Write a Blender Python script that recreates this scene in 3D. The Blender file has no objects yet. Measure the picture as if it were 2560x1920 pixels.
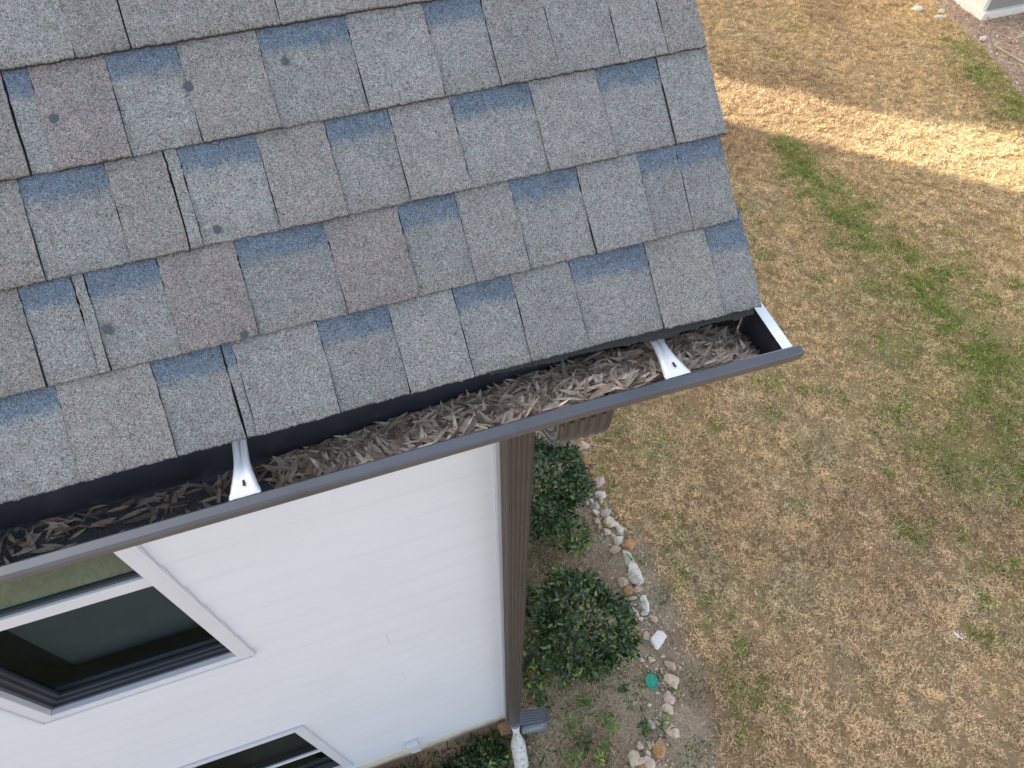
import bpy, bmesh, math, random
import numpy as np
from mathutils import Vector, Matrix

# ------------------------------------------------------------------ camera, sky, sun, exposure
scene = bpy.context.scene
C = scene.collection
EYE = 6.35                      # camera height above the ground; heights below are written as "h" = metres under the camera
cam_d = bpy.data.cameras.new('camera'); cam = bpy.data.objects.new('camera', cam_d); C.objects.link(cam)
scene.camera = cam
cam_d.sensor_width = 36; cam_d.sensor_fit = 'HORIZONTAL'; cam_d.lens = 25.10
cam_d.clip_start = 0.02; cam_d.clip_end = 2000
Rw = Matrix(((0.94847767, -0.25818903, 0.1836533), (-0.31683868, -0.77623373, 0.54504536), (0.00183315, -0.57515183, -0.81804463)))
cm = Matrix.Identity(4)
for i in range(3):
    cm[i][0] = Rw[i][0]; cm[i][1] = -Rw[i][1]; cm[i][2] = -Rw[i][2]
cm[2][3] = EYE
cam.matrix_world = cm

SUN_EL, SUN_X, SUN_Y = 24.0, -0.75, 0.66
world = bpy.data.worlds.new('World'); scene.world = world; world.use_nodes = True
wn = world.node_tree.nodes; wl = world.node_tree.links
bg = wn['Background']; bg.inputs['Strength'].default_value = 0.15
sky = wn.new('ShaderNodeTexSky'); sky.sky_type = 'NISHITA'; sky.sun_disc = False
sky.sun_elevation = math.radians(SUN_EL); sky.sun_rotation = math.atan2(SUN_X, SUN_Y)
sky.air_density = 1.0; sky.dust_density = 2.5; sky.ozone_density = 1.0
hs = wn.new('ShaderNodeHueSaturation'); hs.inputs['Saturation'].default_value = 0.55
wl.new(sky.outputs[0], hs.inputs['Color']); wl.new(hs.outputs[0], bg.inputs['Color'])
sun_d = bpy.data.lights.new('sun', 'SUN'); sun_d.energy = 4.0; sun_d.angle = math.radians(0.9); sun_d.color = (1.0, .97, .88)
sun = bpy.data.objects.new('sun', sun_d); C.objects.link(sun)
sv = Vector((SUN_X*math.cos(math.radians(SUN_EL)), SUN_Y*math.cos(math.radians(SUN_EL)), math.sin(math.radians(SUN_EL))))
sun.rotation_euler = sv.to_track_quat('Z', 'Y').to_euler()
scene.view_settings.view_transform = 'Standard'; scene.view_settings.look = 'None'
scene.view_settings.gamma = 1; scene.view_settings.exposure = 1.62
scene.render.engine = 'CYCLES'
scene.cycles.max_bounces = 6; scene.cycles.transparent_max_bounces = 8

rnd = random.Random(7)
rng = np.random.default_rng(11)

# ------------------------------------------------------------------ helpers
def mesh_obj(name, V, F, mat=None, parent=None, smooth=False):
    me = bpy.data.meshes.new(name); me.from_pydata([tuple(v) for v in V], [], F)
    me.update()
    if smooth: me.polygons.foreach_set('use_smooth', [True]*len(me.polygons))
    o = bpy.data.objects.new(name, me); C.objects.link(o)
    for m in (mat if isinstance(mat, (list, tuple)) else [mat]):
        if m: me.materials.append(m)
    if parent: o.parent = parent
    return o

def fast_mesh(name, V, faces, mat, parent=None, col=None, smooth=False, mi=None):
    """V (n,3) array; faces = list of int arrays (m,k); col = per-vertex rgb"""
    me = bpy.data.meshes.new(name)
    V = np.asarray(V, dtype=np.float32); me.vertices.add(len(V)); me.vertices.foreach_set('co', V.ravel())
    loops = np.concatenate([f.ravel() for f in faces]).astype(np.int32)
    tot = np.concatenate([np.full(len(f), f.shape[1], dtype=np.int32) for f in faces])
    st = np.concatenate([[0], np.cumsum(tot)[:-1]]).astype(np.int32)
    me.loops.add(len(loops)); me.loops.foreach_set('vertex_index', loops)
    me.polygons.add(len(tot)); me.polygons.foreach_set('loop_start', st); me.polygons.foreach_set('loop_total', tot)
    if mi is not None: me.polygons.foreach_set('material_index', np.asarray(mi, dtype=np.int32))
    if smooth: me.polygons.foreach_set('use_smooth', np.ones(len(tot), dtype=bool))
    me.update(calc_edges=True); me.validate()
    if col is not None:
        a = me.color_attributes.new('Col', 'FLOAT_COLOR', 'POINT')
        c4 = np.ones((len(V), 4), dtype=np.float32); c4[:, :3] = col; a.data.foreach_set('color', c4.ravel())
    for m in (mat if isinstance(mat, (list, tuple)) else [mat]): me.materials.append(m)
    o = bpy.data.objects.new(name, me); C.objects.link(o)
    if parent: o.parent = parent
    return o

def tag(o, label=None, cat=None, group=None, kind=None):
    if label: o['label'] = label
    if cat: o['category'] = cat
    if group: o['group'] = group
    if kind: o['kind'] = kind
    return o

def empty(name, loc=(0, 0, 0), **k):
    o = bpy.data.objects.new(name, None); C.objects.link(o); o.location = loc; o.empty_display_size = .1
    return tag(o, **k)

class MB:
    def __init__(s): s.V = []; s.F = []
    def box(s, x0, x1, y0, y1, z0, z1):
        b = len(s.V)
        s.V += [(x0,y0,z0),(x1,y0,z0),(x1,y1,z0),(x0,y1,z0),(x0,y0,z1),(x1,y0,z1),(x1,y1,z1),(x0,y1,z1)]
        s.F += [tuple(b+i for i in f) for f in ((3,2,1,0),(4,5,6,7),(0,1,5,4),(1,2,6,5),(2,3,7,6),(3,0,4,7))]
        return s
    def quad(s, *p):
        b = len(s.V); s.V += [tuple(q) for q in p]; s.F.append(tuple(range(b, b+len(p)))); return s
    def sweep(s, prof, rings, closed=True, caps=True):
        """rings: list of functions/arrays of full point loops"""
        b = len(s.V); n = len(rings[0])
        for r in rings: s.V += [tuple(p) for p in r]
        m = n if closed else n-1
        for i in range(len(rings)-1):
            for j in range(m):
                k = (j+1) % n
                s.F.append((b+i*n+j, b+i*n+k, b+(i+1)*n+k, b+(i+1)*n+j))
        if caps and closed:
            s.F.append(tuple(b+j for j in reversed(range(n)))); s.F.append(tuple(b+(len(rings)-1)*n+j for j in range(n)))
        return s
    def tube(s, pts, r, n=8, taper=None):
        rings = []
        for i, p in enumerate(pts):
            p = Vector(p); d = Vector(pts[min(i+1, len(pts)-1)])-Vector(pts[max(i-1, 0)]); d.normalize()
            a = d.orthogonal().normalized(); b_ = d.cross(a)
            rr = r if taper is None else r*(1+(taper-1)*i/(len(pts)-1))
            rings.append([p+(a*math.cos(t)+b_*math.sin(t))*rr for t in [2*math.pi*j/n for j in range(n)]])
        return s.sweep(None, rings)
    def build(s, name, mat, parent=None, smooth=False, bevel=0):
        o = mesh_obj(name, s.V, s.F, mat, parent, smooth)
        if bevel:
            m = o.modifiers.new('b', 'BEVEL'); m.width = bevel; m.segments = 2; m.limit_method = 'ANGLE'
        return o

def hash2(ix, iy, seed):
    h = (ix.astype(np.int64)*374761393 + iy.astype(np.int64)*668265263 + seed*974711) & 0xffffffff
    h = ((h ^ (h >> 13))*1274126177) & 0xffffffff
    return ((h ^ (h >> 16)) & 0xffff)/65535.0
def vnoise(x, y, s, seed=0):
    x = np.asarray(x)/s; y = np.asarray(y)/s
    ix = np.floor(x); iy = np.floor(y); fx = x-ix; fy = y-iy
    fx = fx*fx*(3-2*fx); fy = fy*fy*(3-2*fy); ix = ix.astype(np.int64); iy = iy.astype(np.int64)
    a = hash2(ix, iy, seed); b = hash2(ix+1, iy, seed); c = hash2(ix, iy+1, seed); d = hash2(ix+1, iy+1, seed)
    return (a*(1-fx)+b*fx)*(1-fy)+(c*(1-fx)+d*fx)*fy
def fbm(x, y, s, seed=0, o=4):
    t = 0; w = 0
    for i in range(o):
        t = t+vnoise(x, y, s/2**i, seed+i*17)*.6**i; w += .6**i
    return t/w
def sstep(a, b, x):
    t = np.clip((x-a)/(b-a), 0, 1); return t*t*(3-2*t)

# ------------------------------------------------------------------ materials
class NT:
    def __init__(s, name):
        s.m = bpy.data.materials.new(name); s.m.use_nodes = True; s.t = s.m.node_tree; s.b = s.t.nodes['Principled BSDF']
        s.out = s.t.nodes['Material Output']
    def n(s, typ, ins=None, **kw):
        nd = s.t.nodes.new('ShaderNode'+typ)
        for k, v in kw.items(): setattr(nd, k, v)
        for k, v in (ins or {}).items():
            if hasattr(v, 'is_linked') or isinstance(v, bpy.types.NodeSocket): s.t.links.new(v, nd.inputs[k])
            else: nd.inputs[k].default_value = v
        return nd
    def set(s, **kw):
        for k, v in kw.items():
            k = k.replace('_', ' ')
            if isinstance(v, bpy.types.NodeSocket): s.t.links.new(v, s.b.inputs[k])
            else: s.b.inputs[k].default_value = v
        return s
    def ramp(s, fac, stops, interp='LINEAR'):
        r = s.n('ValToRGB', {0: fac}); cr = r.color_ramp; cr.interpolation = interp
        while len(cr.elements) < len(stops): cr.elements.new(.5)
        for e, (p, c) in zip(cr.elements, stops): e.position = p; e.color = (*c, 1) if len(c) == 3 else c
        return r.outputs[0]
    def mix(s, fac, a, b, blend='MIX'):
        nd = s.n('Mix', data_type='RGBA', blend_type=blend)
        for k, v in ((0, fac), (6, a), (7, b)):
            if isinstance(v, bpy.types.NodeSocket): s.t.links.new(v, nd.inputs[k])
            else: nd.inputs[k].default_value = v if k == 0 else (*v, 1)
        return nd.outputs[2]
    def bump(s, h, strength=.3, dist=.002, normal=None):
        i = {'Height': h, 'Strength': strength, 'Distance': dist}
        if normal: i['Normal'] = normal
        return s.n('Bump', i).outputs[0]
    def obj(s): return s.n('TexCoord').outputs['Object']
    def noise(s, scale, vec=None, detail=4, rough=.6):
        i = {'Scale': scale, 'Detail': detail, 'Roughness': rough}
        if vec: i['Vector'] = vec
        return s.n('TexNoise', i)

def simple(name, col, rough=.5, metal=0, spec=.5, nscale=None, namt=.15, bump=0, bscale=200, coat=0):
    t = NT(name); t.set(Base_Color=(*col, 1), Roughness=rough, Metallic=metal, Coat_Weight=coat, Coat_Roughness=.25)
    t.b.inputs['Specular IOR Level'].default_value = spec
    v = t.obj()
    if nscale:
        f = t.noise(nscale, v, 6).outputs[0]
        c = t.ramp(f, [(.3, tuple(k*(1-namt) for k in col)), (.7, tuple(min(1, k*(1+namt)) for k in col))])
        t.set(Base_Color=c)
        r = t.n('MapRange', {0: t.noise(nscale*2.3, v).outputs[0], 3: max(0, rough-.1), 4: min(1, rough+.12)}).outputs[0]
        t.set(Roughness=r)
    if bump: t.set(Normal=t.bump(t.noise(bscale, v).outputs[0], bump, .002))
    return t.m

def granule_mat():
    t = NT('shingle_granules'); v = t.obj()
    col = t.n('Attribute', attribute_name='Col').outputs['Color']
    vo = t.n('TexVoronoi', {'Vector': v, 'Scale': 720.0}); rc = vo.outputs['Color']
    sep = t.n('SeparateColor', {0: rc})
    lum = t.ramp(sep.outputs[0], [(0, (.25, .25, .25)), (.12, (.5, .5, .5)), (.3, (.84, .84, .84)), (.7, (1.1, 1.1, 1.1)), (.9, (1.35, 1.35, 1.35)), (1, (1.8, 1.8, 1.8))])
    hue = t.ramp(sep.outputs[1], [(0, (1.25, .88, .82)), (.14, (1.1, .97, .93)), (.25, (1, 1, 1)), (.7, (1, 1, 1)), (.82, (.86, 1.03, 1.1)), (1, (.9, 1.05, 1.0))])
    c = t.mix(1.0, col, lum, 'MULTIPLY'); c = t.mix(1.0, c, hue, 'MULTIPLY')
    n1 = t.noise(55, v, 5, .7).outputs[0]
    c = t.mix(1.0, c, t.ramp(n1, [(.3, (.84, .84, .84)), (.7, (1.14, 1.14, 1.14))]), 'MULTIPLY')
    n2 = t.noise(7, v, 3).outputs[0]
    c = t.mix(1.0, c, t.ramp(n2, [(.3, (.92, .92, .93)), (.7, (1.08, 1.07, 1.05))]), 'MULTIPLY')
    t.set(Base_Color=c, Roughness=.85)
    h = t.n('Math', {0: sep.outputs[2], 1: t.noise(300, v).outputs[0]}, operation='ADD').outputs[0]
    t.set(Normal=t.bump(h, .55, .0012))
    return t.m

def vcol_mat(name, rough=.8, spec=.2, jitter=.25, jscale=60, trans=0):
    t = NT(name); c = t.n('Attribute', attribute_name='Col').outputs['Color']
    n1 = t.noise(jscale, t.obj(), 3).outputs[0]
    c = t.mix(1.0, c, t.ramp(n1, [(.3, (1-jitter,)*3), (.7, (1+jitter,)*3)]), 'MULTIPLY')
    t.set(Base_Color=c, Roughness=rough); t.b.inputs['Specular IOR Level'].default_value = spec
    if trans:
        tr = t.n('BsdfTranslucent', {'Color': c}); mx = t.n('MixShader', {0: trans, 1: t.b.outputs[0], 2: tr.outputs[0]})
        t.t.links.new(mx.outputs[0], t.out.inputs[0])
    return t.m

M = {}
M['granule'] = granule_mat()
M['asphalt_edge'] = simple('shingle_cut_edge', (.035, .035, .036), .9, nscale=600, namt=.7, bump=.6, bscale=700)
M['tar'] = simple('dark_spot', (.075, .085, .10), .9, nscale=300, namt=.3)
M['siding'] = None
def siding_mat():
    t = NT('white_siding'); v = t.obj()
    mp = t.n('Mapping', {'Vector': v, 'Scale': (1.2, 1, 60)}).outputs[0]
    g = t.noise(3.0, mp, 6, .65).outputs[0]
    dirt = t.noise(1.3, v, 4).outputs[0]
    c = t.mix(t.n('MapRange', {0: g, 1: .35, 2: .75, 3: 0.0, 4: 1.0}).outputs[0], (.695, .73, .785), (.635, .675, .74))
    c = t.mix(1.0, c, t.ramp(dirt, [(.35, (.955, .955, .95)), (.6, (1, 1, 1))]), 'MULTIPLY')
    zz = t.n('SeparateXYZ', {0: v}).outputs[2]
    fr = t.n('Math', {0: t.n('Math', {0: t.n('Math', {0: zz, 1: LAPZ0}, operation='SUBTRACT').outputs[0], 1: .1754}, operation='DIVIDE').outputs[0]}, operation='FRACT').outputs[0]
    lap_shade_mask = t.noise(5, t.n('Mapping', {'Vector': v, 'Scale': (.6, 1, 6)}).outputs[0], 4).outputs[0]
    ln = t.ramp(fr, [(0, (.90, .905, .92)), (.06, (.96, .965, .97)), (.25, (1, 1, 1)), (.97, (1, 1, 1)), (1, (.965, .965, .97))])  # shade along the lap edges, painted into the siding colour
    c = t.mix(t.n('MapRange', {0: lap_shade_mask, 1: .35, 2: .62}).outputs[0], c, t.mix(1.0, c, ln, 'MULTIPLY'))
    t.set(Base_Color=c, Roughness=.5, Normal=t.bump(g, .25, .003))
    return t.m
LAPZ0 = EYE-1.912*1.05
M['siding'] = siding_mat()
M['white_trim'] = simple('white_vinyl_trim', (.62, .64, .70), .4, nscale=9, namt=.03)
M['corner'] = simple('corner_trim', (.50, .53, .58), .45, nscale=9, namt=.04)
M['gutter'] = simple('charcoal_aluminium', (.054, .058, .074), .40, spec=.8, nscale=9, namt=.24, coat=.8)
M['downspout'] = simple('bronze_aluminium', (.066, .056, .050), .42, spec=.55, nscale=10, namt=.08, coat=.2)
M['bare_metal'] = simple('bare_aluminium', (.95, .96, .98), .36, metal=.3, nscale=35, namt=.05)
M['galv'] = simple('galvanised_nail', (.42, .44, .47), .4, metal=.7, nscale=90, namt=.4)
M['dark'] = simple('dark_slot', (.02, .02, .022), .6)
M['dark_frame'] = simple('dark_sash', (.040, .046, .060), .38, nscale=8, namt=.1)
M['blind'] = simple('dark_interior', (.040, .046, .052), .8, nscale=2.5, namt=.5)
M['grime'] = simple('dark_grit', (.055, .062, .070), .9, nscale=350, namt=.8, bump=1, bscale=420)
M['concrete'] = simple('foundation_render', (.66, .58, .46), .9, nscale=14, namt=.22, bump=.5, bscale=90)
M['brick'] = simple('clay_brick', (.33, .19, .12), .9, nscale=40, namt=.3, bump=.5, bscale=120)
M['soffit'] = simple('soffit_white', (.7, .7, .7), .6)
M['fascia'] = simple('fascia_dark', (.055, .052, .058), .5, nscale=20, namt=.1)
M['drain'] = None
def drain_mat():
    t = NT('speckled_white_plastic'); v = t.obj()
    n1 = t.n('TexNoise', {'Vector': t.n('Mapping', {'Vector': v, 'Scale': (1, 1, 2.2)}).outputs[0], 'Scale': 34.0, 'Detail': 5.0, 'Roughness': .7}).outputs[0]
    t.set(Base_Color=t.ramp(n1, [(.36, (.08, .08, .07)), (.42, (.50, .49, .44)), (.6, (.66, .65, .60)), (1, (.74, .73, .70))]), Roughness=.5)
    return t.m
M['drain'] = drain_mat()
M['green_plastic'] = simple('green_plastic', (.03, .33, .22), .4, nscale=30, namt=.1)
M['leaf'] = vcol_mat('evergreen_leaf', .30, .6, .2, 30, .12)
M['weed'] = vcol_mat('weed_leaf', .55, .3, .25, 40, .15)
M['litter'] = vcol_mat('dead_leaf', .75, .25, .28, 150)
M['grass'] = vcol_mat('lawn_blade', .8, .15, .2, 12, .22)
M['bark'] = simple('bark', (.16, .12, .09), .9, nscale=20, namt=.4, bump=.7, bscale=40)
M['twig'] = simple('dry_twig', (.30, .23, .17), .9, nscale=40, namt=.3)
M['straw'] = simple('dry_stalk', (.50, .38, .24), .8, nscale=40, namt=.2)
M['shed'] = simple('shed_white_paint', (.84, .79, .68), .5, nscale=6, namt=.04)
M['shed_panel'] = None
def panel_mat():
    t = NT('shed_grey_panel'); v = t.obj()
    w = t.n('TexWave', {'Vector': v, 'Scale': 6.0, 'Distortion': .2}, bands_direction='X').outputs[1]
    t.set(Base_Color=t.ramp(w, [(0, (.16, .15, .13)), (.2, (.30, .29, .26)), (1, (.36, .34, .31))]), Roughness=.8, Normal=t.bump(w, .5, .01))
    return t.m
M['shed_panel'] = panel_mat()
M['paper'] = simple('white_scrap', (.85, .85, .85), .7)
def glass_mat(nm, mul, add, tint):
    t = NT(nm)
    fr = t.n('Fresnel', {'IOR': 1.5}).outputs[0]
    f = t.n('Math', {0: fr, 1: mul}, operation='MULTIPLY').outputs[0]
    f = t.n('Math', {0: f, 1: add}, operation='ADD').outputs[0]
    gl = t.n('BsdfGlossy', {'Color': (.72, .95, .78, 1), 'Roughness': .03})
    tr = t.n('BsdfTransparent', {'Color': tint})
    mx = t.n('MixShader', {0: f, 1: tr.outputs[0], 2: gl.outputs[0]})
    t.t.links.new(mx.outputs[0], t.out.inputs[0]); return t.m
M['glass'] = glass_mat('screened_glass', .16, .0, (.55, .60, .62, 1)); M['glass_clear'] = glass_mat('clear_glass', 1.8, .22, (.5, .56, .56, 1))
def rock_mat(name, a, b, c):
    t = NT(name); v = t.obj()
    n1 = t.noise(22, v, 6, .65).outputs[0]; n2 = t.noise(60, v, 5, .7).outputs[0]
    col = t.ramp(n1, [(.32, a), (.5, b), (.68, c)])
    col = t.mix(1.0, col, t.ramp(n2, [(.3, (.72, .70, .68)), (.55, (1.08, 1.08, 1.08))]), 'MULTIPLY')
    t.set(Base_Color=col, Roughness=.85, Normal=t.bump(n2, .8, .012)); return t.m
RK = dict(white=rock_mat('rock_white', (.58, .48, .36), (.78, .70, .57), (.86, .79, .68)),
          bright=rock_mat('rock_bright', (.82, .77, .70), (.88, .84, .78), (.90, .87, .82)),
          cream=rock_mat('rock_cream', (.52, .38, .22), (.70, .56, .39), (.78, .68, .54)),
          tan=rock_mat('rock_tan', (.42, .27, .16), (.58, .42, .29), (.66, .52, .39)),
          orange=rock_mat('rock_orange', (.40, .18, .06), (.55, .30, .12), (.58, .42, .26)),
          grey=rock_mat('rock_grey', (.40, .33, .26), (.58, .50, .40), (.70, .62, .52)),
          pink=rock_mat('rock_pink', (.48, .30, .22), (.68, .50, .40), (.76, .64, .55)))

# ------------------------------------------------------------------ ground colour rules (world metres)
GREEN = [(6.3,6.2,.35,.7),(6.38,5.65,.4,.8),(6.4,5.15,.4,.8),(6.5,4.7,.42,.8),(6.65,4.3,.45,.8),(6.6,3.8,.5,.8),(6.55,3.3,.5,.8),(6.5,2.7,.5,.7),(6.3,2.1,.5,.7),(6.1,1.3,.45,.6),(6.37,6.85,.22,.9),(6.37,6.4,.28,1),(6.40,5.9,.33,1),(6.42,5.4,.36,1),(6.45,4.95,.4,.9),(6.6,4.5,.35,.8),(6.7,4.1,.45,1),(6.1,4.1,.3,.8),
         (6.5,3.6,.5,1),(6.6,3.0,.5,.9),(6.9,2.8,.35,.8),(6.2,2.4,.42,.8),(5.6,2.35,.35,.7),(5.4,1.9,.45,.8),(6.05,1.7,.45,.8),(5.7,3.4,.35,.6),
         (5.0,2.6,.3,.4),(6.6,1.0,.4,.5),(10.4,7.5,.5,.7),(10.2,6.6,.5,.7),(10.5,8.3,.4,.6),(2.30,1.42,.07,.8),(2.22,1.22,.06,.8),(2.42,.98,.08,.9),(2.2,.86,.06,.8),(2.24,.68,.08,.9),(2.12,.52,.06,.8),(2.32,.55,.07,.9),(2.46,.66,.06,.8),(2.1,.36,.06,.8),(2.25,1.7,.06,.7),(2.35,2.0,.05,.6),(2.2,1.95,.05,.7),
         (2.25,3.3,.2,.35),(2.6,3.0,.2,.3),(4.1,3.4,.15,.5),(3.9,3.0,.12,.5),(8.2,9.6,.2,.4),(7.4,8.9,.15,.4)]
crng = np.random.default_rng(5)
CL = [(crng.uniform(2.1, 7.5), crng.uniform(-.8, 5.0), crng.uniform(.025, .075), crng.uniform(.5, 1)) for _ in range(110)]
CL += [(crng.uniform(4.5, 8), crng.uniform(.3, 6), crng.uniform(.05, .16), crng.uniform(.3, .9)) for _ in range(70)]
def green_amt(x, y):
    g = np.zeros_like(x)
    wx = x+(fbm(x, y, .35, 3)-.5)*.5; wy = y+(fbm(x, y, .35, 9)-.5)*.5
    for cx, cy, r, a in GREEN+CL:
        g = np.maximum(g, a*np.exp(-(((wx if r > .12 else x)-cx)**2+((wy if r > .12 else y)-cy)**2)/(r*r)))
    n = fbm(x, y, .16, 21)*.7+fbm(x, y, .6, 22)*.3
    g = g*(.35+.65*sstep(.34, .56, n))*1.2
    front = sstep(-.2, -.9, y)*sstep(.9, .0, x)*(.65+.35*sstep(.3, .6, fbm(x, y, .8, 5)))
    return np.clip(np.maximum(g, front), 0, 1)
def bed_amt(x, y):
    """1 inside the planting bed by the house, 0 on the lawn"""
    edge = 1.95+.10*np.sin(y*1.7)+.12*(fbm(x, y, .5, 31)-.5)*2+.10*np.exp(-((y-2.)**2)/.3)-.35*sstep(.7, -.3, y)
    e = edge-x
    a = sstep(-.10, .12, e)
    a = a*sstep(6.8, 5.8, y)
    # far mulch bed beside the shed
    m_edge = np.interp(y, [5.0, 6.76, 7.41, 8.18, 9.17, 9.71, 12], [10.0, 10.39, 10.62, 10.81, 10.91, 11.0, 11.2])+.12*(fbm(x, y, .4, 77)-.5)
    b = sstep(-.04, .08, x-m_edge)
    return a, b
TAN = np.array([.86, .630, .350]); BRN = np.array([.71, .495, .282]); PALE = np.array([.84, .65, .39]); GRN = np.array([.31, .41, .085]); GREY = np.array([.54, .48, .27])
def lawn_col(x, y):
    n = fbm(x, y, 1.5, 41)[:, None]; m = fbm(x, y, .45, 55)[:, None]; k = fbm(x, y, .10, 67)[:, None]; far = sstep(4, 8, y+.3*x)[:, None]
    c = BRN*(1-sstep(.38, .60, n))+TAN*sstep(.38, .60, n)
    p = sstep(.56, .74, m)*.7; c = c*(1-p)+PALE*p
    p = sstep(.58, .72, fbm(x, y, .8, 88)[:, None])*.5*(1-far); c = c*(1-p)+GREY*p
    c = c*(.72+.56*k)
    wv = sstep(1.5, 5.5, y+.35*x+1.2*(fbm(x, y, 2., 91)-.5))[:, None]      # the near lawn is greyer, the far lawn more golden
    c = c*(np.array([1.02, 1.01, 1.06])*(1-wv)+np.array([1.02, 1.03, 1.02])*wv)
    return c

# ------------------------------------------------------------------ ground
xs = np.concatenate([[-600, -200, -60, -25, -14, -9, -6], np.arange(-4, 15.01, .08), [16, 18, 22, 30, 60, 200, 600]])
ys = np.concatenate([[-600, -200, -60, -25, -14, -9, -6, -4], np.arange(-3, 13.01, .08), [14, 16, 20, 30, 60, 200, 600]])
gx, gy = np.meshgrid(xs, ys); fx, fy = gx.ravel(), gy.ravel()
gz = (fbm(fx, fy, 1.2, 7)-.5)*.05+(fbm(fx, fy, .16, 8)-.5)*.018
bedA, bedB = bed_amt(fx, fy)
gz += .02*(bedA+bedB)*(fbm(fx, fy, .2, 12)-.5)
gcol = lawn_col(fx, fy)*np.array([.52, .48, .42])
ga = green_amt(fx, fy)[:, None]*np.where(fy < -.2, 1.0, .7)[:, None]; gcol = gcol*(1-ga)+GRN*.6*ga
thin = sstep(.62, .78, fbm(fx, fy, .45, 99))[:, None]*.5; gcol = gcol*(1-thin)+np.array([.46, .34, .21])*thin
soil = np.array([.50, .385, .265])*(.75+.5*fbm(fx, fy, .25, 15))[:, None]
rd = sstep(.45, .7, fbm(fx, fy, .5, 16))[:, None]*.5; soil = soil*(1-rd)+np.array([.25, .13, .085])*rd
mul = np.array([.50, .37, .27])*(.7+.6*fbm(fx, fy, .2, 18))[:, None]
gcol = gcol*(1-bedA[:, None])+soil*bedA[:, None]; gcol = gcol*(1-bedB[:, None])+mul*bedB[:, None]
nx, ny = len(xs), len(ys); idx = np.arange(nx*ny).reshape(ny, nx)
Fg = np.stack([idx[:-1, :-1], idx[:-1, 1:], idx[1:, 1:], idx[1:, :-1]], -1).reshape(-1, 4)
def ground_mat():
    t = NT('ground_thatch'); v = t.obj(); c = t.n('Attribute', attribute_name='Col').outputs['Color']
    n1 = t.noise(90, v, 6, .75).outputs[0]; n2 = t.noise(24, v, 4, .7).outputs[0]
    c = t.mix(1.0, c, t.ramp(n1, [(.3, (.35, .33, .32)), (.5, (1, 1, 1)), (.7, (1.6, 1.55, 1.5))]), 'MULTIPLY')
    c = t.mix(1.0, c, t.ramp(n2, [(.3, (.75, .75, .75)), (.7, (1.25, 1.25, 1.25))]), 'MULTIPLY')
    t.set(Base_Color=c, Roughness=.95, Normal=t.bump(n1, .8, .02)); t.b.inputs['Specular IOR Level'].default_value = .1
    return t.m
ground = fast_mesh('ground', np.stack([fx, fy, gz], -1), [Fg], ground_mat(), col=gcol, smooth=True)
tag(ground, kind='structure')
def gh(x, y):
    x = np.atleast_1d(np.float64(x)); y = np.atleast_1d(np.float64(y))
    return float(((fbm(x, y, 1.2, 7)-.5)*.05+(fbm(x, y, .16, 8)-.5)*.018)[0])

# ------------------------------------------------------------------ lawn blades (stuff)
def in_view(x, y, mx=1.08):
    P = np.stack([x, y, np.full_like(x, -EYE)], -1)@np.array(Rw)     # into camera axes: only where blades would be seen from here or a step aside
    u = P[:, 0]/P[:, 2]*1785; w = P[:, 1]/P[:, 2]*1785
    return (np.abs(u) < 1280*mx+120) & (w < 960*mx+120) & (w > -960*mx-160)
N = 1250000
bx = rng.uniform(1.0, 13.5, N*2); by = rng.uniform(-2.2, 12.5, N*2)
dens = rng.uniform(0, 1, N*2)
keep = in_view(bx, by)
a_, b_ = bed_amt(bx, by)
clump = fbm(bx, by, .085, 201, 4)*.75+fbm(bx, by, .4, 202)*.25
dn = .05+1.0*sstep(.40, .53, clump)
thinb = sstep(.62, .78, fbm(bx, by, .45, 99)); dn *= 1-.3*thinb
dn *= (1-.97*a_)*(1-b_)
keep &= dens < dn
bx, by, clump = bx[keep][:900000], by[keep][:900000], clump[keep][:900000]
n = len(bx); print('blades', n)
g = green_amt(bx, by); isg = rng.uniform(0, 1, n) < g*.86
az = rng.uniform(0, 2*np.pi, n)+0.9*(fbm(bx, by, .2, 300)-.5)*6
tilt = rng.uniform(.15, .85, n); tilt[isg] = rng.uniform(.5, 1.2, isg.sum())
L = rng.uniform(.024, .056, n); W = rng.uniform(.0021, .0042, n)
bz = (fbm(bx, by, 1.2, 7)-.5)*.05+(fbm(bx, by, .16, 8)-.5)*.018+rng.uniform(0, .022, n)*sstep(.4, .7, clump)
dx_, dy_ = np.cos(az), np.sin(az); ct, st_ = np.cos(tilt), np.sin(tilt)
P0 = np.stack([bx, by, bz], -1); D_ = np.stack([dx_*ct, dy_*ct, st_], -1); S_ = np.stack([-dy_, dx_, np.zeros(n)], -1)
Vb = np.empty((n, 4, 3)); mid = P0+D_*(L*.55)[:, None]+np.array([0, 0, .003])
Vb[:, 0] = P0-S_*W[:, None]*.6; Vb[:, 1] = mid-S_*W[:, None]; Vb[:, 2] = P0+D_*L[:, None]-np.array([0, 0, .004]); Vb[:, 3] = mid+S_*W[:, None]
lc = lawn_col(bx, by)*rng.uniform(.55, 1.42, n)[:, None]
lc[isg] = GRN*rng.uniform(.55, 1.35, isg.sum())[:, None]*np.array([1, 1, 1])+rng.uniform(0, .05, (isg.sum(), 3))*np.array([1, .6, .1])
dk = rng.uniform(0, 1, n) < .12; lc[dk] *= np.array([.42, .38, .32])
cb = np.repeat(lc, 4, 0)
grass = fast_mesh('lawn_grass', Vb.reshape(-1, 3), [np.arange(n*4).reshape(n, 4)], M['grass'], col=cb)
tag(grass, 'dormant tan lawn with green streaks spreading beside the house', 'grass', kind='stuff')

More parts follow.
